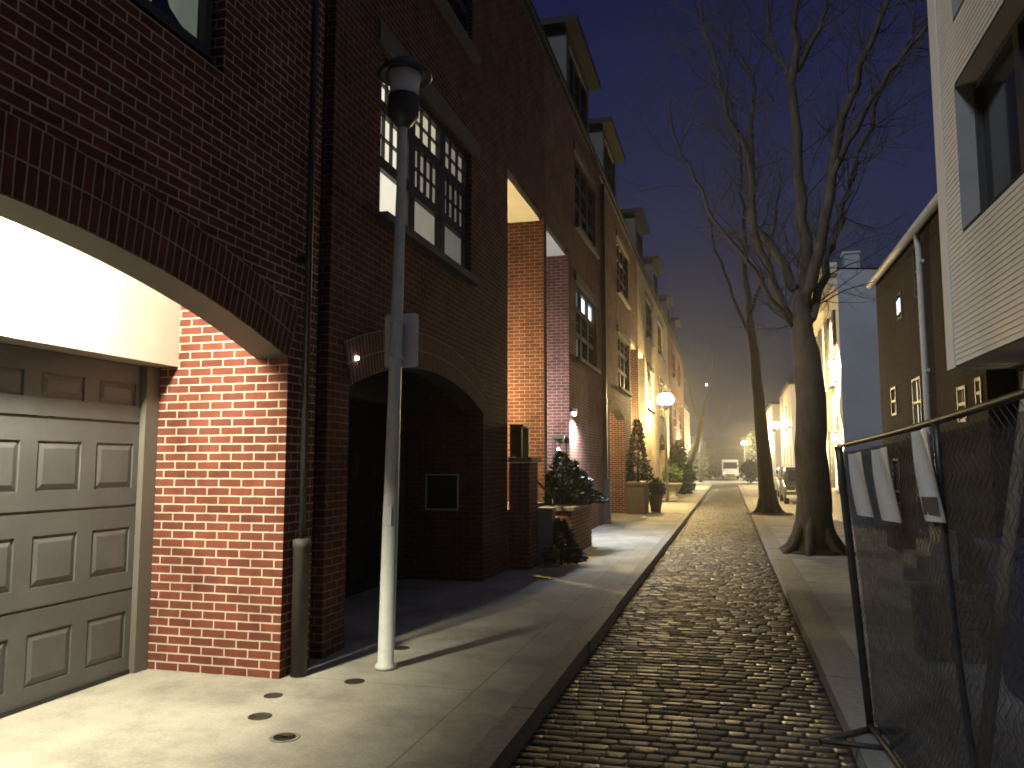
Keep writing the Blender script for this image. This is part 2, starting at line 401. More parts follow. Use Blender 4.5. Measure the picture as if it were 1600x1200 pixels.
# road of granite setts: courses across the carriageway, each sett its own tilt
g = MB(); y = -4.
g2 = MB(); xs = [-1.27, -.95, -.62, -.29, .04, .37, .69]
for xa, xb in zip(xs, xs[1:]):
    za, zb = [-.118 + .02 * math.cos((q + .29) * 1.5) - .0085 for q in (xa, xb)]
    g2.face([(xa, -6, za), (xb, -6, zb), (xb, 66, zb), (xa, 66, za)])
while y < 66:
    ln = random.uniform(.098, .122)
    x = -1.25 - random.uniform(0, .12)
    while x < .66:
        w = random.uniform(.11, .21); xa, xb = max(x, -1.25), min(x + w - .008, .67)
        if xb - xa > .05:
            ya, yb = y + random.uniform(0, .006), y + ln - .006 + random.uniform(-.004, .004)
            cz = -.098 + random.uniform(-.0025, .0025) + .02 * math.cos((xa + .29) * 1.5)-.02
            tx, ty = random.gauss(0, .014), random.gauss(0, .016)
            mx, my = (xa + xb) / 2, (ya + yb) / 2
            def T(px, py, dz): return (px, py, cz + dz + tx * (px - mx) + ty * (py - my))
            b = .022
            base = [(xa, ya, -.15), (xb, ya, -.15), (xb, yb, -.15), (xa, yb, -.15)]
            r1 = [T(xa, ya, -.005), T(xb, ya, -.005), T(xb, yb, -.005), T(xa, yb, -.005)]
            r2 = [T(xa + b, ya + b, 0), T(xb - b, ya + b, 0), T(xb - b, yb - b, 0), T(xa + b, yb - b, 0)]
            vs = base + r1 + r2
            fs = [(8, 9, 10, 11)]
            for k in range(4):
                k2 = (k + 1) % 4; fs += [(k, k2, 4 + k2, 4 + k), (4 + k, 4 + k2, 8 + k2, 8 + k)]
            g.mesh(vs, fs, True)
        x += w
    y += ln
struct(g.build('road', M_cobble)); struct(g2.build('road_bed', M_joint))
g = MB(); g.box(-60, 60, 66, 74, -.15, -.11); struct(g.build('cross_street', M_asphalt))

# ------------------------------------------------------------------ brick row on the left
def arc(yc, half, spring, apex):
    rise = apex - spring; Rr = (half * half + rise * rise) / (2 * rise)
    return (lambda y: apex - Rr + math.sqrt(max(0, Rr * Rr - (y - yc) ** 2))), Rr
def panel_door(parent, X, y0, y1, z1, matd, pitch=.52, yref=4.58):
    """sectional garage door: four sections, raised panels with sloped edges"""
    d = MB(); sec = z1 / 3.72
    d.box(X - .05, X - .012, y0, y1, .036, z1)
    for r in range(4):
        za, zb = r * sec + .012, min((r + 1) * sec - .008, z1)
        if zb - za < .2: continue
        holes = []
        y = yref - pitch * 20
        while y < y1:
            a, b = y - .19, y + .19
            if a > y0 + .03 and b < y1 - .03: holes.append((a, b))
            y += pitch
        c, e = za + .125, min(zb - .15, zb - .05)
        # rails and stiles
        ys = [y0] + [v for h in holes for v in h] + [y1]
        for i in range(0, len(ys), 2): d.box(X - .012, X, ys[i], ys[i + 1], za, zb)
        for a, b in holes:
            d.box(X - .012, X, a, b, za, c); d.box(X - .012, X, a, b, e, zb)
            i1, i2 = .012, .05
            o = [(X - .011, a + i1, c + i1), (X - .011, b - i1, c + i1), (X - .011, b - i1, e - i1), (X - .011, a + i1, e - i1)]
            n = [(X + .001, a + i2, c + i2), (X + .001, b - i2, c + i2), (X + .001, b - i2, e - i2), (X + .001, a + i2, e - i2)]
            d.face(n)
            for k in range(4): d.face([o[k], o[(k + 1) % 4], n[(k + 1) % 4], n[k]])
    return d.build('garage_door', matd, parent)
def left_house(label, y0, y1, arch=None, entry=None, wins=(), dorm=None, ztop=9.9, mat=None, group='brick row houses'):
    mat = mat or M_brick
    h = thing('brick_row_house', label, 'house', (XF, (y0 + y1) / 2, 0), group)
    a, b = y0 + .002, y1 - .002
    w = MB(); rects = []; arches = []
    if entry: rects.append((entry[0], entry[1], -.1, entry[2]))
    for wn in wins: rects.append(wn[0])
    if arch:
        ya, yb, sp, ap = arch[:4]
        zf, Rr = arc((ya + yb) / 2, (yb - ya) / 2, sp, ap)
        arches.append((ya, yb, zf, 0))
    wall(w, XF, 1, a, b, -.1, ztop, rects, arches, 0)
    for wn in wins:
        ra, rb, c, d = wn[0]; X2 = XF - .14
        for p in ([(XF, ra, c), (X2, ra, c), (X2, ra, d), (XF, ra, d)], [(XF, rb, c), (XF, rb, d), (X2, rb, d), (X2, rb, c)],
                  [(XF, ra, c), (XF, rb, c), (X2, rb, c), (X2, ra, c)], [(XF, ra, d), (X2, ra, d), (X2, rb, d), (XF, rb, d)]): w.face(p)
    # party walls, back, flat roof behind the mansard
    for yy in (a, b):
        p = [(XF, yy, -.1), (XF, yy, ztop), (XF - 1.4, yy, ztop + 1.9), (-13, yy, ztop + 1.9), (-13, yy, -.1)]
        w.face(p if yy == b else p[::-1])
    w.face([(-13, a, -.1), (-13, a, ztop + 1.9), (-13, b, ztop + 1.9), (-13, b, -.1)])
    if arch:
        XB = -4.52; zc = 3.64 if arch[5] else 2.98
        w.face([(XF, yb, -.05), (XF, yb, sp), (XF - .28, yb, sp), (XF - .28, yb, zc), (XB, yb, zc), (XB, yb, -.05)])
        w.face([(XF, ya, -.05), (XB, ya, -.05), (XB, ya, zc), (XF - .28, ya, zc), (XF - .28, ya, sp), (XF, ya, sp)])
        n = 24; s_ = MB(); rg = MB(); inn = MB()
        for k in range(n):
            p, q = ya + (yb - ya) * k / n, ya + (yb - ya) * (k + 1) / n
            s_.face([(XF, p, zf(p)), (XF - .28, p, zf(p)), (XF - .28, q, zf(q)), (XF, q, zf(q))])
            inn.face([(XF - .28, p, zf(p)), (XF - .28, p, zc), (XF - .28, q, zc), (XF - .28, q, zf(q))])
        s_.build('arch_soffit', M_jamb, h)
        inn.face([(XF - .28, ya, zc), (XB, ya, zc), (XB, yb, zc), (XF - .28, yb, zc)])
        inn.build('garage_ceiling', M_white, h)
        yc = (ya + yb) / 2; hw = .405; cz = ap - Rr; amax = math.asin((yb - ya) / 2 / Rr)
        n = 40
        for k in range(n):
            t0, t1 = -amax + 2 * amax * k / n, -amax + 2 * amax * (k + 1) / n
            pts = []
            for t, rr in ((t0, Rr + .002), (t1, Rr + .002), (t1, Rr + hw), (t0, Rr + hw)):
                pts.append((XF + .006, yc + rr * math.sin(t), cz + rr * math.cos(t)))
            rg.face(pts, [(0, Rr * t0), (0, Rr * t1), (hw, Rr * t1), (hw, Rr * t0)])
        for k in range(n):   # top edge of the ring so it has thickness
            t0, t1 = -amax + 2 * amax * k / n, -amax + 2 * amax * (k + 1) / n
            rr = Rr + hw
            p0, p1 = (yc + rr * math.sin(t0), cz + rr * math.cos(t0)), (yc + rr * math.sin(t1), cz + rr * math.cos(t1))
            rg.face([(XF + .006, *p0), (XF + .006, *p1), (XF, *p1), (XF, *p0)])
        rg.build('soldier_course_arch', M_soldier, h)
        # header, jambs, door
        hd = MB(); hd.box(-4.52, -4.27, ya + .003, yb - .003, 2.38, zc - .003)
        hd.build('garage_header', M_white if arch[5] else M_jamb, h)
        for p, q in ((yb - .15, yb - .003), (ya + .003, ya + .15)):
            jb = MB(); jb.box(-4.52, -4.44, p, q, .005, 2.375); jb.build('garage_door_jamb', M_jamb, h)
        sl_ = MB(); sl_.box(-4.53, -4.475, ya + .16, yb - .16, .001, .035); sl_.build('door_seal', M_rubber, h)
        panel_door(h, -4.49, ya + .153, yb - .153, 2.375, M_door if arch[5] else M_darkpaint, yref=(ya + yb) / 2 + (1.88 if arch[5] else 0.26))
    if entry:
        ya, yb, zs = entry[:3]; XB = -5.1
        w.face([(XF, yb, -.05), (XF, yb, zs), (XB, yb, zs), (XB, yb, -.05)])
        w.face([(XF, ya, -.05), (XB, ya, -.05), (XB, ya, zs), (XF, ya, zs)])
        w.face([(XB, ya, -.05), (XB, yb, -.05), (XB, yb, zs), (XB, ya, zs)])
        c = MB(); c.box(XB + .002, XF - .06, ya + .003, yb - .003, zs - .08, zs + .1); c.build('porch_ceiling', M_white, h)
        fl = MB(); fl.box(XB + .003, XF - .002, ya + .004, yb - .004, -.05, .9); fl.build('porch_floor', M_stone, h)
        d = MB(); ym = (ya + yb) / 2
        d.box(XB + .004, XB + .07, ym - .62, ym - .5, .9, 3.2); d.box(XB + .004, XB + .07, ym + .5, ym + .62, .9, 3.2); d.box(XB + .004, XB + .068, ym - .5, ym + .5, 3.02, 3.2)
        df = d.build('door_frame', M_cream, h)
        d = MB(); d.box(XB + .004, XB + .05, ym - .497, ym + .497, .905, 3.017)
        for zz in (1.05, 1.95): 
            for yy in (ym - .4, ym + .06): d.box(XB + .05, XB + .062, yy, yy + .34, zz, zz + .75)
        dd = d.build('front_door', M_darkpaint, h)
        k = MB(); k.lathe([(.005, 0), (.03, .02), (.03, .05), (.005, .07)], XB + .1, ym + .42, 10); 
        for i, (vx, vy, vz) in enumerate(k.v): k.v[i] = (vx, vy, vz + 1.9)
        k.build('door_knob', M_chrome, dd)
    wo = w.build('wall', mat, h)
    for wn in wins:
        (ra, rb, c, d), cols, rows, panes, mun = wn[:5]
        window(h, XF - .06, 1, cols, rows, panes, mun, sill=len(wn) < 7)
        if len(wn) == 6:
            l = MB(); l.box(XF - .05, XF + .035, ra - .12, rb + .28, d + .02, d + .24); l.build('lintel', M_limestone, h)
    c = MB()
    c.box(XF - .05, XF + .04, a, b, ztop - .3, ztop - .1); c.box(XF - .05, XF + .07, a, b, ztop - .0995, ztop + .02)
    c.build('cornice', M_cornice, h)
    rf = MB(); rf.face([(XF + .02, a, ztop + .025), (XF + .02, b, ztop + .025), (XF - 1.39, b, ztop + 1.92), (XF - 1.39, a, ztop + 1.92)])
    rf.face([(XF - 1.39, a, ztop + 1.92), (XF - 1.39, b, ztop + 1.92), (-13, b, ztop + 1.92), (-13, a, ztop + 1.92)])
    rfo = rf.build('roof', M_roof, h)
    if dorm:
        da, db = dorm; zt = ztop + 1.75
        d = MB(); wall(d, XF - .08, 1, da, db, ztop + .03, zt, [(da + .35, db - .35, ztop + .35, zt - .25)], (), .1)
        for yy in (da, db):
            p = [(XF - .08, yy, ztop + .03), (XF - .08, yy, zt), (XF - 1.38, yy, zt)]
            d.face(p if yy == db else p[::-1])
        do = d.build('dormer', M_dormer, h)
        e = MB(); e.box(XF - 1.5, XF + .22, da - .22, db + .22, zt + .004, zt + .16); e.build('dormer_roof', M_roof, do)
        nn = 3; wd = (db - da - .7) / nn
        window(do, XF - .12, 1, [(da + .42 + i * wd, da + .28 + (i + 1) * wd) for i in range(nn)], [(ztop + .42, zt - .32)], M_glass, (2, 2), sill=False)
    return h
def three(y0, z=4.15, dark=False):
    cols = [(y0, y0 + .8), (y0 + .99, y0 + 1.79), (y0 + 1.99, y0 + 2.80)]
    rows = [(z, z + .46), (z + .58, z + 1.06), (z + 1.18, z + 1.58)]
    return (y0 - .07, y0 + 2.87, z - .07, z + 1.65), cols, rows
MUN = [(1, 1), (4, 2), (3, 2)]
# nearest house: lit garage
def curtainA(ci, ri): return M_pane_curtain
rA, cA, oA = three(1.58, 4.43)
H1 = left_house('brick row house with a glowing open garage recess and grey panelled garage door', -1.6, 5.94, (-.1, 5.5, 2.42, 2.87, 0, True), None,
    [((1.7, 4.56, 4.27, 6.1), [(1.83, 2.6), (2.75, 3.5), (3.66, 4.43)], [(4.42, 5.1), (5.2, 6.0)], M_glass, None, 0, 0), (three(1.58, 7.3)[0], three(1.58, 7.3)[1], three(1.58, 7.3)[2], M_glass, MUN)], (.5, 4.5))
for poly in ([(4.08, 4.95), (4.10, 4.62), (4.15, 4.53), (4.25, 4.48), (4.36, 4.44), (4.425, 4.425), (4.425, 4.95)], [(3.78, 4.95), (3.80, 4.46), (3.9, 4.43), (3.98, 4.47), (4.02, 4.56), (4.03, 4.95)], [(2.76, 4.95), (2.76, 4.43), (3.1, 4.5), (3.3, 4.95)]):
    cu = MB(); cu.face([(XF - .1215, yy, zz) for yy, zz in poly][::-1]); cu.build('curtain', M_pane_curtain, H1)
lt = MB(); lt.lathe([(.02, 3.635), (.09, 3.63), (.10, 3.60), (.03, 3.59)], -3.76, 2.85); lf = lt.build('ceiling_light', M_iron, H1)
lt = MB(); lt.lathe([(.03, 3.588), (.075, 3.57), (.085, 3.53), (.06, 3.49), (.01, 3.48)], -3.76, 2.85); lt.build('bulb', M_bulb, lf)
lamp('garage_light', (-3.76, 2.85, 3.36), 1600, (1, .91, .69), .16)
pot = MB(); pot.box(XF - .17, XF - .145, 2.6, 3.2, 4.4, 4.41)
# second house: dark arch, big lit window, warm porch
rB, cB, oB = three(7.2)
def paneB(ci, ri):
    return [[M_pane_hi, M_pane_hi, M_pane_hi], [M_pane_low, M_pane_low, M_pane_mid], [M_pane_dim, M_pane_dim, M_pane_low]][ci][ri]
r2 = three(7.2, 7.3)
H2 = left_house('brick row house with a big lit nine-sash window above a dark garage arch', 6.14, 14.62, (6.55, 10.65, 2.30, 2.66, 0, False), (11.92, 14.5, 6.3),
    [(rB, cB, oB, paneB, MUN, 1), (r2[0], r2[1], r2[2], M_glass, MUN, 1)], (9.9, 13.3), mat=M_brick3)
vt = MB()
for (xa, xb, za, zb) in ((-4.12, -3.63, 1.44, 1.46), (-4.12, -3.63, .96, .98), (-4.12, -4.10, .98, 1.44), (-3.65, -3.63, .98, 1.44)): vt.box(xa, xb, 10.62, 10.647, za, zb)
vf = vt.build('hatch_frame', M_alu, H2); vt = MB(); vt.box(-4.10, -3.65, 10.638, 10.645, .98, 1.44); vt.build('hatch_panel', M_darkpaint, vf)
sl = MB(); sl.box(XF + .004, XF + .03, 6.64, 6.67, 2.55, 2.58); sl.build('sensor_light', M_bulb_cool, H2)
# third house: white porch, lit wall light
r3 = three(17.9, 4.1); r3b = three(17.9, 7.2)
def paneC(ci, ri):
    if ri == 2: return [M_pane_teal, M_pane_cool, M_pane_cool][ci]
    return M_pane_teal if ci == 0 else M_glass
H3 = left_house('brick row house with a white-lit porch and two small bright upper panes', 14.63, 22.05, None, (14.75, 16.95, 6.25),
    [(r3[0], r3[1], r3[2], paneC, [(1, 1), (4, 2), (1, 1)], 1), (r3b[0], r3b[1], r3b[2], M_glass, MUN, 1)], (17.3, 20.4), mat=M_brick2)
ds = MB(); ds.box(XF, XF + .11, 21.75, 21.86, 1.2, 9.45)
ds.build('downspout', M_darkpaint, H3)
ds = MB(); ds.box(XF, XF + .17, 21.7, 21.9, .005, 1.2); ds.build('downspout_boot', M_iron, H3)
wl = MB(); wl.box(XF + .002, XF + .14, 17.02, 17.16, 2.72, 2.80); wf = wl.build('wall_light', M_iron, H3)
wl = MB(); wl.lathe([(.03, 2.64), (.05, 2.68), (.05, 2.718)], XF + .08, 17.09, 10); wl.build('bulb', M_bulb_cool, wf)
# glass lantern inside the porch
gl = MB(); gl.box(-3.62, -3.36, 16.72, 16.94, 2.14, 2.20); gl.box(-3.62, -3.36, 16.72, 16.94, 1.66, 1.70)
for xx in (-3.62, -3.38):
    for yy in (16.72, 16.92): gl.box(xx, xx + .02, yy, yy + .02, 1.70, 2.14)
gf = gl.build('porch_lantern', M_iron, H3)
gl = MB(); gl.lathe([(.02, 1.72), (.03, 1.80), (.03, 1.92), (.01, 1.95)], -3.5, 16.82, 8); gl.build('bulb', M_bulb_cool, gf)
r4 = three(25.2, 4.1); r4b = three(25.2, 7.2)
H4 = left_house('brick row house with a small yellow-lit garage arch behind the white-lit pavement', 22.06, 31.05, (23.0, 26.6, 3.05, 3.3, 0, True), (28.5, 30.95, 6.1),
    [(r4[0], r4[1], r4[2], M_glass, MUN, 1), (r4b[0], r4b[1], r4b[2], M_glass, MUN, 1)], (22.9, 25.8))
r5 = three(34.6, 4.1); r5b = three(34.6, 7.2)
H5 = left_house('row house with glare-paled brick right behind the blazing street lamp', 31.06, 39.0, None, (31.2, 33.7, 6.1),
    [(r5[0], r5[1], r5[2], M_pane_low, MUN, 1), (r5b[0], r5b[1], r5b[2], M_glass, MUN, 1)], (31.6, 34.5), mat=M_brick4)
r6 = three(40.6, 4.1); r6b = three(40.6, 7.2)
H6 = left_house('row house with glare-paled brick just past the blazing street lamp', 39.01, 47.5, (40.4, 44, 2.35, 2.75, 0, True), (44.8, 47.2, 6.1),
    [(r6[0], r6[1], r6[2], M_glass, MUN, 1), (r6b[0], r6b[1], r6b[2], M_glass, MUN, 1)], (38.9 + .4, 42.2), mat=M_brick4)
r7 = three(51.5, 4.1); r7b = three(51.5, 7.2)
H7 = left_house('brick row house second from the far end of the left row', 47.51, 55.8, None, (47.8, 50.2, 6.1),
    [(r7[0], r7[1], r7[2], M_pane_warm, MUN, 1), (r7b[0], r7b[1], r7b[2], M_glass, MUN, 1)], (48.6, 51.6), mat=M_brick2)
r8 = three(57.5, 4.1); r8b = three(57.5, 7.2)
H8 = left_house('brick row house at the far end of the left row', 55.81, 64.5, None, (61.5, 64, 6.1),
    [(r8[0], r8[1], r8[2], M_pane_warm, MUN, 1), (r8b[0], r8b[1], r8b[2], M_glass, MUN, 1)], (56.6, 59.6))
# downspout with cast boot between the first two houses
ds = MB(); ds.tube([(XF + .09, 5.62, 1.02), (XF + .09, 5.62, 9.4)], .028, 10); ds.box(XF, XF + .10, 5.58, 5.66, 3.2, 3.24); ds.box(XF, XF + .10, 5.58, 5.66, 6.2, 6.24); ds.build('downspout', M_darkpaint, H1)
ds = MB(); ds.lathe([(.062, .004), (.062, .96), (.068, .965), (.068, 1.02), (.04, 1.03)], XF + .09, 5.62, 14); ds.build('downspout_boot', M_boot, H1)
# dark joint between first and second house
ds = MB(); ds.box(XF - .5, XF - .12, 5.942, 6.138, -.05, 9.8); ds.build('joint_infill', M_darkpaint, H1)
# porch lanterns and their light
lamp('porch_light_warm', (-4.5, 13.05, 2.9), 520, (1, .76, .36), .08)
lamp('porch_light_white', (-4.2, 15.6, 2.7), 260, (.86, .92, 1), .06)
lamp('wall_light_white', (XF + .30, 17.3, 2.58), 620, (.82, .90, 1), .05, None, (164, .55, (0, R(6), 0)))
lamp('garage_light_far', (-3.75, 24.2, 3.2), 260, (1, .74, .34), .06)
lamp('porch_light_far', (-4.1, 30.2, 3.0), 420, (1, .74, .34), .06)
lamp('porch_light_far_b', (-4.1, 32.8, 3.0), 500, (1, .76, .38), .06)
lamp('porch_light_far_c', (-4.1, 46.2, 3.0), 700, (1, .78, .42), .06)
lamp('porch_light_far_d', (-2.8, 56.5, 2.7), 1600, (1, .80, .48), .06)
def wall_lantern(parent, x, y, z, s):
    l = MB(); l.box(x, x + s * .06, y - .06, y + .06, z - .12, z + .18); l.box(x + s * .06, x + s * .2, y - .015, y + .015, z + .14, z + .17)
    l.lathe([(.09, z + .10), (.03, z + .17), (.01, z + .2)], x + s * .2, y, 8); f = l.build('wall_lantern', M_iron, parent)
    l = MB(); l.lathe([(.045, z - .1), (.07, z + .095), (.05, z + .1)], x + s * .2, y, 8); l.build('bulb', M_lantern_lit, f)
wall_lantern(H2, -5.09, 13.2, 2.7, 1); wall_lantern(H4, -5.09, 30.3, 2.9, 1); wall_lantern(H5, -5.09, 33.1, 2.9, 1); wall_lantern(H8, XF, 56.5, 2.7, 1); wall_lantern(H6, -5.09, 46.4, 2.9, 1)

# stoop of the two porches with railing, planter box with evergreens
st = thing('entry_stoop', 'dark brick stoop with a flight of steps below the warm-lit porch', 'stoop', (-2.9, 13.2, 0))
s = MB(); s.box(XF + .005, -2.95, 11.98, 12.55, .002, 1.62); s.build('pier', M_brick2, st)
s = MB(); s.box(XF + .005, -2.90, 11.93, 12.60, 1.625, 1.70); s.build('pier_cap', M_stone, st)
s = MB(); s.box(XF + .01, -3.08, 12.02, 12.06, 1.705, 2.17); s.box(XF + .01, -3.08, 12.46, 12.50, 1.705, 2.17); s.box(XF + .01, -3.05, 11.99, 12.53, 2.175, 2.21); s.build('pier_lamp_box', M_iron, st)
for k in range(5):
    s = MB(); s.box(XF + .005, -2.72, 12.56 + k * .26, 12.56 + (k + 1) * .26 - .003, .002, .90 - k * .17); s.build('step', M_stone, st)
s = MB(); s.tube([(-3.08, 12.0, 1.56), (-3.08, 14.35, 1.0)], .026, 8); s.tube([(-3.08, 14.3, .5), (-3.08, 14.3, 1.01)], .018, 6); s.build('handrail', M_darkpaint, st)
pl = thing('brick_planter', 'low dark brick planter box filled with evergreen shrubs beside the stoop', 'planter', (-2.95, 15, 0))
s = MB(); s.box(XF + .006, -2.66, 13.9, 16.0, .002, .78); s.build('box', M_brick2, pl)
s = MB(); s.box(XF + .006, -2.62, 13.87, 16.04, .784, .84); s.build('coping', M_stone, pl)
def shrub(label, c, rr, hgt, n, size, mat=M_leaf, conical=True, base=0.):
    t = thing('evergreen_shrub' if mat is M_leaf else 'boxwood_shrub', label, 'shrub', (c[0], c[1], base))
    f = MB()
    if conical:
        for k in range(int(n * 1.7)):
            tt = random.random() ** 1.5; a = random.random() * 6.283
            q = rr * (1 - tt) ** .8 * random.uniform(.5, 1.08) * (1 + .25 * math.sin(3 * a + tt * 9))
            p = Vector((c[0] + q * math.cos(a), c[1] + q * math.sin(a), base + .05 + tt * hgt))
            d = Vector((math.cos(a), math.sin(a), random.uniform(-.2, .9))).normalized(); b = d.cross(Vector((random.gauss(0, 1), random.gauss(0, 1), 1))).normalized()
            s_ = .72 * size * random.uniform(.5, 1.5)
            f.face([p, p + d * s_ * .5 + b * s_ * .22, p + d * s_, p + d * s_ * .5 - b * s_ * .22])
    else:
        leaf_cloud(f, (c[0], c[1], base + hgt * .5), (rr, rr, hgt * .55), n, size)
    f.build('foliage', mat, t)
    b = MB(); b.tube([(c[0], c[1], base), (c[0] + .02, c[1], base + hgt * .7)], [.03, .012], 6); b.build('stem', M_bark2, t)
    return t
shrub('tall dark shrub in the brick planter, nearest the stoop', (-3.02, 14.75), .34, .95, 1300, .13, base=.8)
shrub('middle dark shrub in the brick planter with a leaning top', (-2.97, 15.3), .36, .8, 1300, .15, base=.8)
shrub('low bushy shrub at the far end of the brick planter', (-2.9, 15.75), .44, .62, 1000, .14, base=.8)
sh = shrub('low black bush at the foot of the warm-lit porch stairs', (-2.62, 12.75), .30, .62, 900, .13)

# things standing along the lamp-lit pavement
pa = thing('stone_trough', 'pale round-cornered stone trough on the pavement below the lamp glow', 'planter', (-3.0, 26.4, 0))
s = MB(); s.box(-3.2, -2.62, 26.0, 27.4, .003, .92); s.build('body', M_trough, pa, bevel=.05); s = MB(); s.box(-3.25, -2.57, 25.95, 27.45, .925, 1.0); s.build('rim', M_trough, pa, bevel=.015)
sh1 = shrub('tall narrow evergreen growing from the trough near the lamp', (-2.9, 26.8), .36, 2.0, 1500, .17, base=1.0)
pb = thing('terracotta_pot', 'dark terracotta pot at the front of the trough', 'plant pot', (-2.4, 27.6, 0))
s = MB(); s.lathe([(.16, .003), (.24, .5), (.27, .5), (.27, .58), (.22, .58), (.2, .5)], -2.4, 27.6, 18); s.build('pot', M_trough, pb)
shrub('round trailing plant in the terracotta pot', (-2.4, 27.6), .3, .5, 400, .14, M_leaf, False, .55)
pc = thing('cast_stone_urn', 'pale cast stone urn on the bright pavement past the lamp post', 'plant pot', (-2.55, 38.5, 0))
s = MB(); s.lathe([(.28, .003), (.28, .06), (.16, .12), (.30, .35), (.42, .62), (.46, .66), (.46, .72), (.38, .72)], -2.55, 38.5, 20); s.build('bowl', M_concretepot, pc)
shrub('green boxwood ball in the cast stone urn', (-2.55, 38.5), .5, .8, 900, .12, M_leaf2, False, .7)
shrub('big dark evergreen past the boxwood ball', (-2.7, 43), .6, 2.6, 1500, .24)
shrub('rounded dark evergreen left of the leaning tree', (-2.5, 45.5), .65, 1.9, 1300, .24, M_leaf, False)
shrub('dark evergreen behind the bright far pavement', (-3.0, 52), .7, 3.0, 1300, .3)

# ------------------------------------------------------------------ street lamps and sign
def street_lamp(label, x, y, lit):
    H = -.48 if lit else 0.
    t = thing('street_lamp', label, 'street lamp', (x, y, 0), 'post-top street lamps')
    p = MB(); p.lathe([(.085, .002), (.085, .03), (.064, .05), (.062, 1.0), (.05, 2.6), (.036, 4.40 + H), (.036, 4.44 + H)], x, y, 20); po = p.build('pole', M_pole, t)
    hh = MB(); hh.box(x - .035, x + .035, y - .067, y - .055, 1.12, 1.27); hh.build('hand_hole_cover', M_pole, po, bevel=.006)
    p = MB(); p.lathe([(.045, 4.40 + H), (.075, 4.43 + H), (.128, 4.50 + H), (.132, 4.66 + H), (.13, 4.67 + H)], x, y, 24); p.build('collar', M_darkpaint, t)
    p = MB(); p.lathe([(.118, 4.672 + H), (.122, 4.72 + H), (.13, 4.80 + H), (.145, 4.86 + H), (.14, 4.87 + H)] if not lit else [(.12, 4.19), (.27, 4.20), (.36, 4.31), (.37, 4.42), (.32, 4.54), (.22, 4.63), (.12, 4.655)], x, y, 24); p.build('globe', M_globe_lit if lit else M_globe, t)  # lit globe widened so its shape stands for the lamp's glare
    prof = [(.15, 4.872), (.225, 4.84), (.235, 4.85), (.215, 4.89), (.15, 4.94), (.09, 4.985), (.03, 5.0), (.004, 5.005)] if not lit else [(.05, 4.675), (.31, 4.655), (.32, 4.67), (.14, 4.73), (.05, 4.77), (.02, 4.83), (.004, 4.84)]
    p = MB(); p.lathe(prof, x, y, 28); p.build('cap', M_darkpaint, t)
    return t
SL = street_lamp('unlit street lamp with dark cap on a pale galvanised pole in the near pavement', -2.64, 5.99, False)
SL.rotation_euler = (0, R(1.1), 0)
SL2 = street_lamp('blazing street lamp on the left pavement in front of the brick row', -2.58, 35.4, True)
SL3 = copy_thing(SL2, (3.3, 61.1, -.0), 'lit street lamp right of the thin tree, above the parked car')
SL4 = copy_thing(SL2, (2.1, 109, -.1), 'lit street lamp far down the street, left of the thin tree')
lamp('street_light', (-2.58, 35.4, 4.40), 3600, (1, .70, .28), .12)
lamp('street_light_b', (3.3, 61.1, 4.40), 2600, (1, .68, .26), .12)
lamp('street_light_c', (2.1, 109, 4.30), 7000, (1, .72, .32), .12)
sg = thing('traffic_sign', 'bare metal back of a small sign clamped to the unlit lamp pole', 'sign', (-2.59, 6.08, 2.4))
s = MB(); yy = 6.085; r_ = .03; x0, x1, z0, z1 = -2.735, -2.435, 2.39, 2.84
out = []
for cx, cz, a0 in ((x1 - r_, z1 - r_, 0), (x0 + r_, z1 - r_, 90), (x0 + r_, z0 + r_, 180), (x1 - r_, z0 + r_, 270)):
    for k in range(5): out.append((cx + r_ * math.cos(R(a0 + k * 22.5)), cz + r_ * math.sin(R(a0 + k * 22.5))))
n = len(out); s.face([(a, yy, b) for a, b in out]); s.face([(a, yy + .004, b) for a, b in out[::-1]])
for k in range(n):
    a, b = out[k], out[(k + 1) % n]; s.face([(a[0], yy, a[1]), (a[0], yy + .004, a[1]), (b[0], yy + .004, b[1]), (b[0], yy, b[1])])
s.build('plate', M_alu, sg)
for zz in (2.46, 2.76):
    s = MB(); s.lathe([(.058, zz - .012), (.058, zz + .012)], -2.588, 5.99, 16); s.box(-2.628, -2.548, 6.04, 6.084, zz - .012, zz + .012); s.build('clamp', M_alu, sg)
# covers set in the near pavement
def cover(label, x, y, r, mat, ribs=False):
    t = thing('utility_cover', label, 'utility cover', (x, y, 0), 'round covers in the near pavement')
    c = MB(); c.lathe([(r, .0005), (r, .004), (r * .9, .006), (r * .86, .003), (.01, .003)], x, y, 24); o = c.build('lid', mat, t)
    if ribs:
        for k in range(3):
            c = MB(); c.lathe([(r * (.25 + .2 * k), .0035), (r * (.25 + .2 * k), .0065), (r * (.33 + .2 * k), .0065), (r * (.33 + .2 * k), .0035)], x, y, 24); c.build('rib', M_iron, o)
    return t
cover('rusty round cover nearest the foot of the lamp pole', -2.71, 5.59, .075, M_iron)
cover('small dark cover closest to the brick pier', -3.09, 5.11, .065, M_iron)
cover('larger dark cover between the small cover and the ribbed cover', -2.92, 4.68, .075, M_iron)
cover('pale ribbed cover nearest the camera', -2.56, 4.37, .09, M_granite, True)
cover('dark cover just behind the lamp pole', -2.80, 6.68, .075, M_iron)

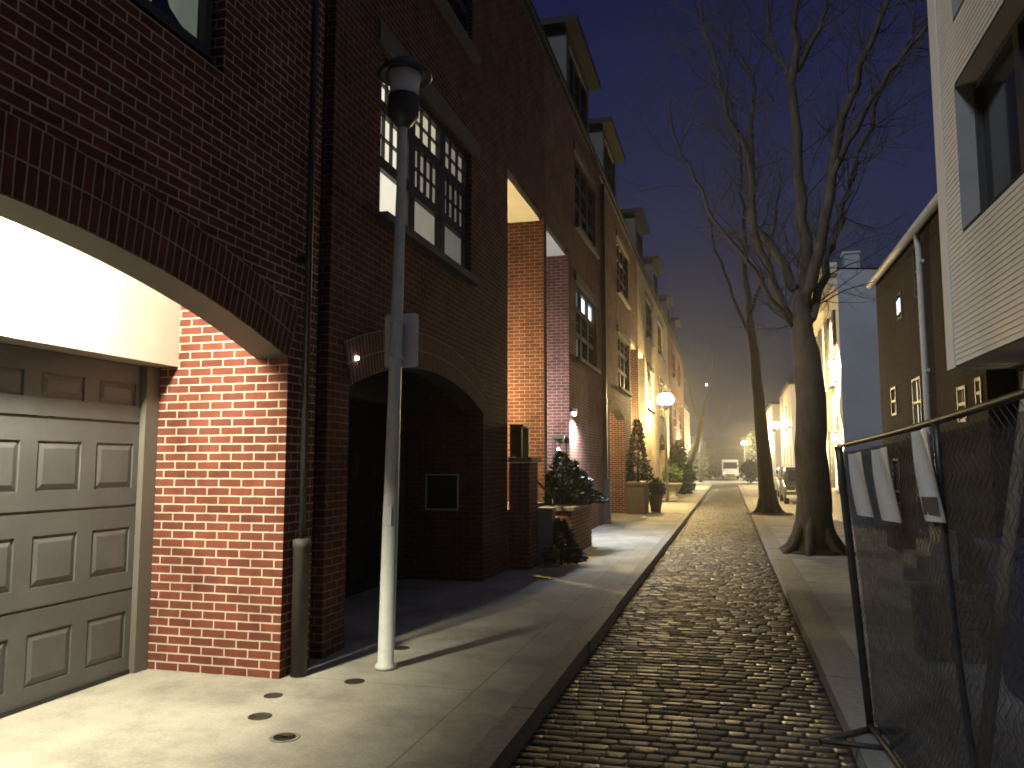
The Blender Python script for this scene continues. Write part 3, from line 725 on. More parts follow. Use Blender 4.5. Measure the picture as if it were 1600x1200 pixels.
# ------------------------------------------------------------------ bare trees
def limb_pts(pts, jitter=.06):
    """subdivide a coarse limb with Catmull-Rom and a little wander"""
    P = [Vector(p) for p in pts]; out = []
    for i in range(len(P) - 1):
        p0, p1, p2, p3 = P[max(i - 1, 0)], P[i], P[i + 1], P[min(i + 2, len(P) - 1)]
        for k in range(4):
            t = k / 4
            q = .5 * ((2 * p1) + (-p0 + p2) * t + (2 * p0 - 5 * p1 + 4 * p2 - p3) * t * t + (-p0 + 3 * p1 - 3 * p2 + p3) * t ** 3)
            if out: q += Vector((random.gauss(0, jitter), random.gauss(0, jitter), random.gauss(0, jitter))) * .5
            out.append(q)
    out.append(P[-1]); return out
def sprout(mb, p, d, length, r, level, maxlev, dens):
    n = max(3, int(length / .22)); pts = [p.copy()]; q = p.copy(); dd = d.copy()
    for k in range(n):
        dd = (dd + Vector((random.gauss(0, .16), random.gauss(0, .16), random.gauss(.05, .14)))).normalized()
        q = q + dd * (length / n); pts.append(q.copy())
    mb.tube(pts, [r * (1 - .8 * i / n) for i in range(n + 1)], 4 if level else 5, True, False)
    if level >= maxlev: return
    m = int(dens * length) + 1
    for _ in range(m):
        i = random.randint(1, n - 1) if n > 1 else 0
        t = pts[i + 1] - pts[i]; t.normalize()
        side = Vector((random.gauss(0, 1), random.gauss(0, 1), random.gauss(.2, .8))); side = (side - side.dot(t) * t)
        if side.length < .05: continue
        side.normalize(); nd = (t * random.uniform(.5, .95) + side * random.uniform(.5, .9)).normalized()
        sprout(mb, pts[i], nd, length * random.uniform(.35, .62), r * (1 - .7 * i / n) * .55, level + 1, maxlev, dens)
def bare_tree(name, label, trunk, tr, limbs, mat, dens=2.2, twl=1.9, maxlev=2, group=None, every=2):
    t = thing(name, label, 'tree', trunk[0], group)
    b = MB(); P = limb_pts(trunk, .02); m = len(P)
    rr = []
    for i in range(m):
        u = i / (m - 1) * (len(tr) - 1); k = min(int(u), len(tr) - 2); rr.append(tr[k] + (tr[k + 1] - tr[k]) * (u - k))
    b.tube(P, rr, 18)
    if tr[0] > .3:
        for k in range(7):
            a_ = k * .9 + random.uniform(-.2, .2); c_, s_ = math.cos(a_), math.sin(a_); x_, y_, z_ = trunk[0]
            b.tube([(x_ + c_ * tr[0] * .45, y_ + s_ * tr[0] * .45, z_ + .75), (x_ + c_ * tr[0] * .66, y_ + s_ * tr[0] * .66, z_ + .35), (x_ + c_ * tr[0] * 1.0, y_ + s_ * tr[0] * 1.0, z_ + .12), (x_ + c_ * tr[0] * 1.45, y_ + s_ * tr[0] * 1.45, z_ + .02)], [.08, .10, .085, .04], 8)
    b.build('trunk', mat, t)
    tw = MB()
    for pts, r0, r1 in limbs:
        L_ = MB(); Q = limb_pts(pts); n = len(Q)
        L_.tube(Q, [(.85 * r0 + (r1 * .85 - .85 * r0) * (i / (n - 1)) ** .8) for i in range(n)], 9); L_.build('limb', mat if r0 > .07 else M_twig, t)
        for i in range(2, n, every):
            tn = (Q[min(i + 1, n - 1)] - Q[i - 1]).normalized()
            for _ in range(2):
                side = Vector((random.gauss(0, 1), random.gauss(0, 1), random.gauss(.1, .7))); side = side - side.dot(tn) * tn
                if side.length < .1: continue
                nd = (tn * .7 + side.normalized() * .8).normalized()
                rad = .7 * (r0 + (r1 - r0) * i / n)
                sprout(tw, Q[i], nd, twl * random.uniform(.6, 1.2), min(.015, rad * .4), 0, maxlev, dens)
        tn = (Q[-1] - Q[-2]).normalized()
        sprout(tw, Q[-1], tn, twl * 1.3, r1 * .7, 0, maxlev, dens)
    tw.build('crown', M_twig, t)
    return t
TY = 15.8
big = [
 ([(1.36, TY, 4.2), (1.12, TY, 4.45), (.72, TY - .15, 5.7), (.51, TY - .3, 7.29), (.15, TY - .4, 8.5), (0, TY - .5, 9.1), (-.25, TY - .6, 10.1)], .13, .03),
 ([(1.3, TY, 4.9), (.95, TY + .3, 5.9), (.55, TY + .6, 6.5), (.58, TY + .7, 7.5), (.62, TY + .8, 8.7), (.75, TY + .9, 9.4), (.4, TY + 1, 10.3)], .12, .035),
 ([(1.45, TY, 4.5), (1.52, TY, 5.84), (1.42, TY, 7.5), (1.45, TY, 9.3), (1.5, TY, 10.6), (1.55, TY, 12)], .17, .05),
 ([(1.42, TY, 4.6), (1.75, TY - .2, 5.6), (2.13, TY - .4, 7.61), (2.55, TY - .5, 8.9), (3.0, TY - .6, 9.9), (3.4, TY - .7, 10.9)], .15, .04),
 ([(1.9, TY - .3, 6.6), (2.4, TY - .6, 7.7), (2.95, TY - .9, 8.5), (3.6, TY - 1, 9.3), (4.2, TY - 1.1, 9.9)], .08, .03),
 ([(1.5, TY, 4.2), (1.85, TY + .3, 5.2), (2.25, TY + .6, 6.4), (2.6, TY + .8, 7.5), (3.2, TY + 1, 9.1), (3.8, TY + 1.1, 10.2)], .12, .035),
 ([(1.3, TY, 4.1), (.7, TY - .5, 4.9), (.15, TY - .8, 5.7), (-.35, TY - 1, 6.6), (-.75, TY - 1.1, 7.5), (-.9, TY - 1.1, 8.3)], .06, .02),
 ([(1.42, TY, 9.0), (1.1, TY + .2, 9.7), (1.0, TY + .3, 10.4), (1.0, TY + .3, 11.4)], .07, .03),
 ([(1.45, TY, 9.2), (1.9, TY - .2, 9.9), (2.05, TY - .2, 10.8), (2.2, TY - .3, 11.6)], .07, .03),
]
bare_tree('bare_tree', 'large bare street tree with a thick trunk dividing into spreading limbs', [(1.47, TY, -.05), (1.48, TY, .18), (1.5, TY, .7), (1.5, TY, 1.9), (1.5, TY, 3.1), (1.42, TY, 4.1), (1.42, TY, 4.75)], [.48, .37, .315, .285, .26, .20, .13], big, M_bark, 3.8, 2.1)
pit = MB(); pit.lathe([(.62, -.01), (.6, .03), (.45, .06), (.2, .08)], 1.5, TY, 16); tag(pit.build('tree_pit_soil', M_soil), 'mound of dark soil round the foot of the large bare tree', 'soil')
thin = [
 ([(.80, 27.3, 6.2), (.74, 27.3, 8.5), (.70, 27.3, 10.7), (.66, 27.3, 12.5)], .12, .04),
 ([(.82, 27.3, 5.8), (.3, 27.3, 7.2), (-.2, 27.5, 8.8), (-.5, 27.6, 10.4)], .08, .03),
 ([(.80, 27.3, 6.5), (1.3, 27.2, 7.8), (1.7, 27.1, 9.4), (1.9, 27, 11)], .08, .03),
]
bare_tree('bare_tree', 'thin leaning bare tree standing behind the large one near the kerb', [(1.19, 27.3, -.05), (1.17, 27.3, .2), (1.1, 27.3, 2.12), (1.01, 27.3, 3.79), (.82, 27.3, 6.3)], [.40, .27, .22, .18, .13], thin, M_bark2, 1.6, 2.0, 1)
pit = MB(); pit.lathe([(.75, -.01), (.7, .03), (.4, .06), (.2, .07)], 1.25, 27.3, 16); tag(pit.build('tree_pit_soil', M_soil), 'dark soil round the foot of the thin leaning tree', 'soil')
bare_tree('bare_tree', 'slanting bare tree on the left pavement beyond the blazing lamp', [(-2.3, 46, -.05), (-2.2, 46, 1.0), (-1.75, 46, 2.6), (-1.35, 46, 4.2)], [.2, .17, .15, .11],
   [([(-1.4, 46, 4.1), (-1.1, 46, 5.4), (-.8, 46.2, 6.8)], .07, .03), ([(-1.45, 46, 3.9), (-1.9, 46.3, 5.2), (-2.2, 46.6, 6.6)], .07, .03)], M_bark, 1.5, 1.7, 1)
bare_tree('bare_tree', 'slender pale bare tree at the far street corner', [(-2.6, 80, -.15), (-2.5, 80, 2.5), (-2.4, 80, 5.)], [.2, .15, .1],
   [([(-2.4, 80, 4.8), (-2.0, 80, 6.4), (-1.7, 80, 8)], .07, .03), ([(-2.4, 80, 4.6), (-3., 80, 6.2), (-3.4, 80, 8)], .07, .03)], M_bark, 1.2, 2.2, 1)

# ------------------------------------------------------------------ right side buildings
# grey lap-sided house with projecting upper storey
gh = thing('siding_house', 'grey lap-sided house whose upper storey juts out over the fence', 'house', (3.3, 7, 0))
def siding(mb, X, y0, y1, z0, z1, rects, pitch=.062):
    z = z0
    while z < z1 - 1e-4:
        zt = min(z + pitch, z1); cs = [(y0, y1)]
        for a, b, c, d in rects:
            if d > z + .001 and c < zt - .001:
                nc = []
                for p, q in cs:
                    if b <= p or a >= q: nc.append((p, q)); continue
                    if a > p: nc.append((p, a))
                    if b < q: nc.append((b, q))
                cs = nc
        for p, q in cs:
            mb.face([(X - .010, q, z), (X - .010, p, z), (X - .002, p, zt), (X - .002, q, zt)])
            mb.face([(X - .002, q, z), (X - .002, p, z), (X - .010, p, z), (X - .010, q, z)])
        z = zt
M_siding = plain('grey_siding', (.62, .60, .55), .55, .06, 3, .05, 60, 0, .4)
M_reveal = plain('shadow_grey_trim', (.28, .27, .26), .5, .08, 3)  # shade of the window reveals put into a darker copy of the trim
M_trim = plain('grey_trim', (.62, .60, .55), .5, .05, 3)
W1 = (5.6, 9.72, 4.2, 5.86); W2 = (5.6, 9.62, 6.62, 8.6)
b = MB(); siding(b, 2.6, 1.2, 10.3, 2.74, 9.6, [(W1[0] - .1, W1[1] + .0, W1[2], W1[3]), (W2[0] - .1, W2[1], W2[2], W2[3])])
b.build('upper_wall', M_siding, gh)
b = MB(); b.box(2.578, 3.2, 10.302, 10.62, 2.72, 9.6); b.build('corner_board', M_trim, gh)
b = MB(); b.box(2.60, 12, 1.2, 10.60, 9.602, 9.8); b.build('roof', M_roof, gh)
b = MB()
b.face([(2.61, 1.2, 2.735), (3.28, 1.2, 2.735), (3.28, 10.3, 2.735), (2.61, 10.3, 2.735)][::-1]); b.build('overhang_soffit', M_trim, gh)
b = MB(); b.face([(3.2, 10.615, 2.72), (12, 10.615, 2.72), (12, 10.615, 9.6), (3.2, 10.615, 9.6)]); b.build('side_wall', M_siding, gh); b = MB(); b.face([(2.6, 1.2, 2.74), (2.6, 1.2, 9.6), (12, 1.2, 9.6), (12, 1.2, 2.74)]); b.build('side_wall', M_siding, gh)
for Wn in (W1, W2):
    b = MB()
    for p in ([(2.588, Wn[0], Wn[2]), (2.86, Wn[0], Wn[2]), (2.86, Wn[0], Wn[3]), (2.588, Wn[0], Wn[3])], [(2.588, Wn[1], Wn[2]), (2.588, Wn[1], Wn[3]), (2.86, Wn[1], Wn[3]), (2.86, Wn[1], Wn[2])],
              [(2.588, Wn[0], Wn[2]), (2.588, Wn[1], Wn[2]), (2.86, Wn[1], Wn[2]), (2.86, Wn[0], Wn[2])], [(2.588, Wn[0], Wn[3]), (2.86, Wn[0], Wn[3]), (2.86, Wn[1], Wn[3]), (2.588, Wn[1], Wn[3])]): b.face(p[::-1])
    b.build('window_reveal', M_reveal, gh)
    cw = (Wn[1] - Wn[0]) / 3
    window(gh, 2.78, -1, [(Wn[0] + .08 + i * cw, Wn[0] + (i + 1) * cw - .06) for i in range(3)], [(Wn[2] + .08, Wn[3] - .08)], M_glass, None, sill=False)
gr = [(10.15, 10.45, 2.25, 2.66), (8.4, 8.7, 2.1, 2.66), (6.6, 6.9, 2.0, 2.66), (7.2, 8.0, .1, 2.3)]
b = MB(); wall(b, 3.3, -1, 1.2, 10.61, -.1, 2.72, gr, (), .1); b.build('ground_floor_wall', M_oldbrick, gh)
for (a, c, z0, z1), mt in zip(gr[:3], (M_pane_warm, M_pane_warm, M_pane_warm)):
    window(gh, 3.285, -1, [(a + .03, c - .03)], [(z0 + .03, z1 - .03)], mt, (2, 1), sill=False, mar=.03)
d = MB(); d.box(3.38, 3.42, 7.2, 8.0, .1, 2.3); d.build('door', M_darkpaint, gh)
# brown brick house with gutter and downspout
bh = thing('brick_house', 'low dark brick house with a pale gutter and downspout', 'house', (3.0, 14, 0))
bw = [(13.95, 14.55, 2.2, 3.0), (15.9, 16.35, 2.5, 3.02), (11.5, 11.9, 2.15, 2.62), (15.05, 15.45, 4.15, 4.62), (13.65, 14.0, 4.25, 5.1), (11.4, 12.1, 4.0, 5.0), (15.9, 16.5, .5, 1.7), (14.0, 14.6, .5, 1.7), (10.82, 11.08, 2.28, 2.66)]
b = MB(); wall(b, 3.0, -1, 10.64, 17.45, -.1, 5.3, bw, (), .1)
b.face([(3.0, 17.45, -.1), (11, 17.45, -.1), (11, 17.45, 5.3), (7, 17.45, 8.4), (3.0, 17.45, 5.3)]); b.face([(3.0, 10.64, -.1), (3.0, 10.64, 5.3), (7, 10.64, 8.4), (11, 10.64, 5.3), (11, 10.64, -.1)])
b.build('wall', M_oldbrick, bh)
b = MB(); b.box(2.9, 3.0, 0, 0, 0, 0) if False else None
b.face([(2.86, 10.55, 5.26), (7, 10.55, 8.48), (7, 17.5, 8.48), (2.86, 17.5, 5.26)]); b.face([(7, 10.55, 8.48), (11.1, 10.55, 5.26), (11.1, 17.5, 5.26), (7, 17.5, 8.48)]); b.build('roof', M_roof, bh)
b = MB(); b.tube([(2.90, 10.7, 5.24), (2.90, 17.5, 5.24)], .075, 10); b.build('gutter', M_gutter, bh)
b = MB(); b.tube([(2.92, 13.4, 5.2), (2.94, 13.4, 4.9), (2.95, 13.4, 1.9), (2.95, 13.4, .1)], .045, 10)
for zz in (4.7, 3.0, 2.2): b.box(2.94, 3.0, 13.33, 13.47, zz, zz + .05)
b.build('downspout', M_gutter, bh)
bm = [M_pane_warm, M_pane_dim, M_pane_hi, M_pane_cool, M_glass, M_glass, M_glass, M_glass]
bp = [M_pane_hi, M_pane_low, M_pane_warm, M_glass, M_glass, M_glass, M_glass, M_glass, M_pane_warm]
for (a, c, z0, z1), mt in zip(bw, bp):
    window(bh, 2.985, -1, [(a + .04, c - .04)], [(z0 + .04, (z0 + z1) / 2 - .02), ((z0 + z1) / 2 + .02, z1 - .04)], mt, (2, 1), mar=.04, sill=False)
b = MB(); b.box(2.972, 2.978, 15.10, 15.21, 4.26, 4.50); b.box(2.972, 2.978, 15.24, 15.36, 4.24, 4.48); b.build('lit_pane', M_pane_cool, bh)
b = MB()
for k in range(4): b.box(2.3 + k * .18, 3.0 - .004, 12.3, 13.2, .0 + (k * .17 if k else -.003), (k + 1) * .17 - .003)
b.build('steps', M_stone, bh)
# white house with cornice
wh = thing('white_house', 'white house with a bracketed cornice, its blank side wall pale blue in the dusk', 'house', (3.0, 26, 0))
ww = [(24.1, 25.0, 3.9, 5.9), (26.0, 26.9, 3.9, 5.9), (27.7, 28.6, 3.9, 5.9), (24.2, 25.0, .9, 2.9), (26.0, 27.0, .1, 2.6), (27.7, 28.6, .9, 2.9)]
b = MB(); wall(b, 3.0, -1, 23.0, 29.4, -.1, 6.9, ww, (), .12); b.build('front_wall', M_white, wh)
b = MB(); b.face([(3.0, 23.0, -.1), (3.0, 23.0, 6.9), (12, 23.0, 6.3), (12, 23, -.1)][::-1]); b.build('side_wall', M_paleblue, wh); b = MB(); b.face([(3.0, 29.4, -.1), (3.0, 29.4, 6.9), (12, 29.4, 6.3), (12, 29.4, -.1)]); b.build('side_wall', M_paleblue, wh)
b = MB(); b.face([(2.99, 22.95, 6.93), (12, 22.95, 6.33), (12, 29.45, 6.33), (2.99, 29.45, 6.93)]); b.build('roof', M_roof, wh)
b = MB(); b.box(2.62, 3.0, 22.95, 29.45, 6.94, 7.08); b.box(2.72, 3.0, 22.98, 29.42, 6.78, 6.938); b.box(2.92, 2.998, 23.0, 29.4, 6.35, 6.5); c0 = b.build('cornice', M_cream, wh)
yy = 23.1
while yy < 29.3:
    b = MB(); b.box(2.68, 2.995, yy, yy + .13, 6.52, 6.778); b.build('bracket', M_cream, c0); yy += .42
for i, (a, c, z0, z1) in enumerate(ww):
    if i == 4:
        d = MB(); d.box(3.06, 3.1, a, c, z0, z1); d.build('front_door', M_darkpaint, wh); continue
    window(wh, 3.05, -1, [(a + .05, c - .05)], [(z0 + .05, (z0 + z1) / 2 - .02), ((z0 + z1) / 2 + .02, z1 - .05)], M_glass if i != 3 else M_pane_low, (2, 2), M_cream, sillmat=M_white, mar=.05)
    for yy in (a - .42, c + .06):
        s = MB(); s.box(2.94, 2.996, yy, yy + .36, z0, z1)
        for k in range(8): s.box(2.925, 2.939, yy + .04, yy + .32, z0 + .1 + k * (z1 - z0 - .2) / 8, z0 + .1 + (k + .6) * (z1 - z0 - .2) / 8)
        s.build('shutter', M_darkpaint, wh)
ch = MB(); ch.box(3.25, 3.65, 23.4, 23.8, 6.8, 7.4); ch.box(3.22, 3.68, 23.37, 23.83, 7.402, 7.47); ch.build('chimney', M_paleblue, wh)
wall_lantern(wh, 3.0, 23.3, 4.3, -1); wall_lantern(wh, 3.0, 23.3, 2.3, -1); lamp('white_house_low_fill', (2.66, 23.15, 2.3), 1500, (1, .70, .30), .08, None, (104, .15, (R(84), 0, R(-38))))  # lower lantern and its spot are added to make the lower front glow
lamp('white_house_lantern', (2.62, 23.15, 4.3), 3200, (1, .70, .30), .08, None, (104, .15, (R(82), 0, R(-38))))
# houses farther on the right
def far_house(label, x0, x1, y0, y1, z1, mat, s, wins, lit):
    h = thing('far_house', label, 'house', (x0, (y0 + y1) / 2, 0))
    b = MB(); wall(b, x0, s, y0, y1, -.15, z1, wins, (), .12)
    b.face([(x0, y0, -.15), (x0, y0, z1), (x1, y0, z1), (x1, y0, -.15)] if s > 0 else [(x0, y0, -.15), (x1, y0, -.15), (x1, y0, z1), (x0, y0, z1)])
    b.face([(x0, y1, -.15), (x0, y1, z1), (x1, y1, z1), (x1, y1, -.15)]); b.build('wall', mat, h)
    b = MB(); b.box(x0 - .15 if s < 0 else x1, x1 if s < 0 else x0 + .15, y0 - .1, y1 + .1, z1 + .002, z1 + .22); b.build('roof', M_roof, h)
    for i, (a, c, z0, zz) in enumerate(wins):
        window(h, x0 - s * .05, s, [(a + .05, c - .05)], [(z0 + .05, (z0 + zz) / 2 - .02), ((z0 + zz) / 2 + .02, zz - .05)], lit[i % len(lit)], (2, 1), M_cream, mar=.05)
    return h
F1 = far_house('warm brick house behind the parked car with a lit porch', 5.2, 12, 41, 51, 6.2, M_brick2, -1, [(42, 43, 1, 2.6), (45, 46, 1, 2.6), (48, 49, 1, 2.6), (42, 43, 4, 5.4), (45, 46, 4, 5.4)], [M_pane_warm, M_glass])
F2 = far_house('cream house beside the far right street lamp', 3.9, 12, 53, 64, 6.6, M_cream, -1, [(54, 55, 1, 2.8), (57, 58, 1, 2.8), (60, 61, 1, 2.8), (54, 55, 4, 5.6), (57, 58, 4, 5.6), (60, 61, 4, 5.6)], [M_glass, M_pane_warm])
F3 = far_house('bright cream house across the far cross street on the right', 4.0, 16, 76, 100, 7, M_cream, -1, [(78, 80, 1, 3), (83, 85, 1, 3), (88, 90, 1, 3)], [M_pane_warm])
F4 = far_house('bright pale house across the cross street on the left', -4.6, -16, 76, 104, 8, M_cream, 1, [(78, 80, 1, 3), (83, 85, 1, 3), (78, 80, 4.5, 6.4), (83, 85, 4.5, 6.4)], [M_pane_warm, M_glass])
lamp('far_porch_b', (4.7, 46.5, 2.9), 450, (1, .86, .6), .1); wall_lantern(F1, 5.2, 46.5, 2.9, -1)
lamp('far_porch_c', (-3.6, 82, 3.2), 4500, (1, .84, .55), .1); wall_lantern(F4, -4.6, 82, 3.2, 1)
lamp('far_porch_d', (3.3, 84, 3.2), 4000, (1, .84, .55), .1); wall_lantern(F3, 4.0, 84, 3.2, -1)
# end of the street
eb = thing('end_building', 'low brick building closing the far end of the street', 'building', (0, 140, -.15))
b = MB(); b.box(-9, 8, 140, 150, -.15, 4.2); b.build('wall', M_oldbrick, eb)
b = MB(); b.face([(-9.3, 139.7, 4.2), (8.3, 139.7, 4.2), (8.3, 145, 6.4), (-9.3, 145, 6.4)]); b.face([(-9.3, 150.3, 4.2), (-9.3, 145, 6.4), (8.3, 145, 6.4), (8.3, 150.3, 4.2)]); b.face([(-9, 140, 4.2), (-9, 145, 6.3), (-9, 150, 4.2)]); b.face([(8, 140, 4.2), (8, 150, 4.2), (8, 145, 6.3)]); b.build('roof', M_roof, eb)
for xx in (-4.5, 3.2):
    b = MB(); b.box(xx, xx + 1.1, 139.9, 139.98, .9, 2.7); b.build('window', M_pane_warm, eb)
van = thing('parked_van', 'white van glaring under the far street lamp at the end of the road', 'van', (.2, 100, -.16))
b = MB(); prof = [(-2.4, .35), (-2.45, .9), (-2.2, 1.15), (-1.5, 2.0), (-1.2, 2.25), (2.4, 2.3), (2.45, .35)]
n = len(prof); A = [(-.75, 100 + p, q - .16) for p, q in prof]; B = [(1.15, 100 + p, q - .16) for p, q in prof]
b.mesh(A + B, [tuple(range(n)), tuple(range(2 * n - 1, n - 1, -1))] + [(k, n + k, n + (k + 1) % n, (k + 1) % n) for k in range(n)]); b.build('body', M_white, van, bevel=.08)
b = MB(); b.face([(-.6, 97.83, 1.06), (1.0, 97.83, 1.06), (.95, 98.46, 1.8), (-.55, 98.46, 1.8)]); b.build('windscreen', M_carglass, van)
for xx in (-.62, .72):
    b = MB(); b.box(xx, xx + .3, 97.5, 97.56, .5, .7); b.build('headlight', M_chrome, van)
for xx in (-.77, .97):
    for yy in (98.4, 101.6):
        b = MB(); b.tube([(xx, yy, .17), (xx + .2, yy, .17)], .33, 16, False); b.build('wheel', M_rubber, van)
b = MB(); b.box(-.3, .7, 97.52, 97.55, .25, .42); b.build('grille', M_darkpaint, van)
shrub('dark bush at the far right street corner', (1.9, 78), .9, 2.0, 500, .4, M_leaf, False)
shrub('dark bush at the far left street corner', (-3.4, 88), 1.3, 3.4, 600, .5, M_leaf, False)
shrub('wide dark evergreen mass left of the white van', (-2.6, 97), 1.2, 4.2, 600, .6)
shrub('tall dark evergreen right of the white van', (3.4, 112), 1.6, 6.0, 700, .7)
bare_tree('bare_tree', 'faint bare tree behind the white van at the end of the road', [(-1.6, 118, -.15), (-1.5, 118, 2.5), (-1.2, 118, 5.5)], [.28, .2, .14],
   [([(-1.2, 118, 5.2), (-.4, 118, 7.2), (.4, 118, 9)], .1, .04), ([(-1.2, 118, 5), (-2.2, 118, 7), (-3, 118, 9)], .1, .04)], M_bark2, 1.2, 2.6, 1)
mast = thing('mast_light', 'tiny cold white light on a thin mast above the far roofs', 'light', (-2.3, 100, 0))
b = MB(); b.tube([(-2.3, 100, -.15), (-2.3, 100, 11.1)], [.05, .025], 8); b.build('mast', M_darkpaint, mast)
b = MB(); b.lathe([(.02, 11.1), (.11, 11.16), (.11, 11.3), (.02, 11.36)], -2.3, 100, 10); b.build('lamp', M_bulb_cool, mast)

# ------------------------------------------------------------------ parked car
def car(label, x, y, mat, lit):
    t = thing('parked_car', label, 'car', (x, y, -.05), 'cars parked in the side court')
    z0 = -.05; W = .84
    prof = [(-2.05, .30), (-2.1, .55), (-2.02, .78), (-1.1, .93), (-.55, 1.38), (.1, 1.5), (1.1, 1.46), (1.75, 1.05), (2.1, .95), (2.12, .45), (2.0, .28)]
    # body: lower hull with cambered sides
    b = MB(); n = len(prof); rows = []
    for sx, ins in ((-1, .06), (-1, 0), (1, 0), (1, .06)): pass
    def ring(dx, shrink):
        out = []
        for (py, pz) in prof:
            k = 1 - max(0, pz - .85) * .32 - shrink
            out.append((x + dx * W * k, y + py, z0 + pz))
        return out
    A, B = ring(-1, 0), ring(1, 0)
    m = MB(); m.mesh(A + B, [tuple(range(n)), tuple(range(2 * n - 1, n - 1, -1))] + [(k, n + k, n + (k + 1) % n, (k + 1) % n) for k in range(n)])
    m.build('body', mat, t, bevel=.05)
    def gpane(pts): 
        q = MB(); q.face(pts); return q
    s1 = MB(); s1.face([(x - .66, y - 1.07, z0 + .98), (x + .66, y - 1.07, z0 + .98), (x + .58, y - .6, z0 + 1.36), (x - .58, y - .6, z0 + 1.36)])
    s1.v = [(a, b_ - .02, c + .015) for a, b_, c in s1.v]; s1.build('windscreen', M_carglass, t)
    for sx in (-1, 1):
        for ya, yb, ta, tb in ((-.9, .25, -.5, .25), (.32, 1.5, .32, 1.15)):
            q = MB(); q.face([(x + sx * (W * .975 + .012), y + ya, z0 + .96), (x + sx * (W * .975 + .012), y + yb, z0 + .96), (x + sx * (W * .845 + .012), y + tb, z0 + 1.36), (x + sx * (W * .845 + .012), y + ta, z0 + 1.36)]); q.build('side_window', M_carglass, t)
        q = MB(); q.box(x + sx * (W + .02), x + sx * (W + .16), y - .95, y - .85, z0 + .95, z0 + 1.08); q.build('mirror', mat, t, bevel=.02)
        for wy in (-1.35, 1.35):
            q = MB(); q.tube([(x + sx * (W - .18), y + wy, z0 + .31), (x + sx * (W + .012), y + wy, z0 + .31)], .31, 22, False); wo = q.build('wheel', M_rubber, t)
            q = MB(); q.tube([(x + sx * (W + .013), y + wy, z0 + .31), (x + sx * (W + .02), y + wy, z0 + .31)], .2, 16, False); q.build('rim', M_chrome, wo)
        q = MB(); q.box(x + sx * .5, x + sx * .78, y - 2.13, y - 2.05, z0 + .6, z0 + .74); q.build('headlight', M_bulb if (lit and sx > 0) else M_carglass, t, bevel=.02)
    q = MB(); q.box(x - .45, x + .45, y - 2.14, y - 2.07, z0 + .42, z0 + .6)
    q.build('grille', M_darkpaint, t); q = MB(); q.box(x - .8, x + .8, y - 2.17, y - 2.04, z0 + .28, z0 + .40); q.build('bumper', M_chrome, t, bevel=.02)
    return t
car('dark parked car with a glinting headlight between the two bare trees', 3.05, 36.7, M_carpaint, True)
car('silver car parked deeper in the side court beyond the dark car', 3.2, 44, M_carpaint2, False)

# ------------------------------------------------------------------ construction fence
fe = thing('construction_fence', 'leaning chain-link construction fence covered in dark debris netting', 'fence', (.8, 3, 0))
fb0, fb1, ft0, ft1 = Vector((.775, 5.3, .03)), Vector((1.0, .4, .03)), Vector((.615, 4.95, 1.70)), Vector((.80, .4, 1.88))
def FP(u, v):
    p = (fb0 * (1 - u) + fb1 * u) * (1 - v) + (ft0 * (1 - u) + ft1 * u) * v
    p.x += .03 * math.sin(u * 11) * math.sin(math.pi * v); p.z -= .05 * math.sin(math.pi * min(1, u * 1.0)) * v * .6
    return p
def along(us, v): return [FP(u, v) for u in us]
us = [i / 24 for i in range(25)]
m = MB(); m.tube(along(us, 1.0), .013, 10); m.build('top_rail', M_darkpaint, fe)
m = MB(); m.tube(along(us, .02), .018, 8); m.build('bottom_rail', M_iron, fe)
for u in (0., .42, .78):
    m = MB(); m.tube([FP(u, v / 8) for v in range(9)], .012 if u else .022, 10); m.build('post', M_darkpaint, fe)
m = MB(); m.tube([FP(0, 0) + Vector((-.30, -.2, -.02)), FP(0, 0) + Vector((-.02, .04, -.01)), FP(0, 0) + Vector((.22, .1, -.02))], .02, 8)
m.tube([FP(0, 0) + Vector((-.30, -.2, -.02)), FP(0, 0) + Vector((0.05, -.24, -.02)), FP(0, 0) + Vector((.22, .1, -.02))], .016, 8); m.build('foot', M_iron, fe)
# chain-link wires
m = MB(); nw = 96; nh = 30
for k in range(nw):
    pts = []
    for j in range(nh + 1):
        u = (k + (.5 if j % 2 else -.5) * .98 + .5) / nw; p = FP(min(1, max(0, u)), .02 + .97 * j / nh); p.x += .004 * (1 if j % 2 else -1); pts.append(p)
    m.tube(pts, .0016, 3, False, False)
m.build('chain_link_mesh', M_wire, fe)
m = MB(); nu, nv = 60, 16
def SP(u, v):
    p = FP(u, .03 + .95 * v); p.x += .025 + .02 * math.sin(u * 37 + v * 4) * (.3 + v * (1 - v) * 2); return p
for i in range(nu):
    for j in range(nv):
        m.face([SP(i / nu, j / nv), SP((i + 1) / nu, j / nv), SP((i + 1) / nu, (j + 1) / nv), SP(i / nu, (j + 1) / nv)], [(i / nu * 5, j / nv * 1.8), ((i + 1) / nu * 5, j / nv * 1.8), ((i + 1) / nu * 5, (j + 1) / nv * 1.8), (i / nu * 5, (j + 1) / nv * 1.8)], True)
m.build('debris_netting', M_screen, fe)
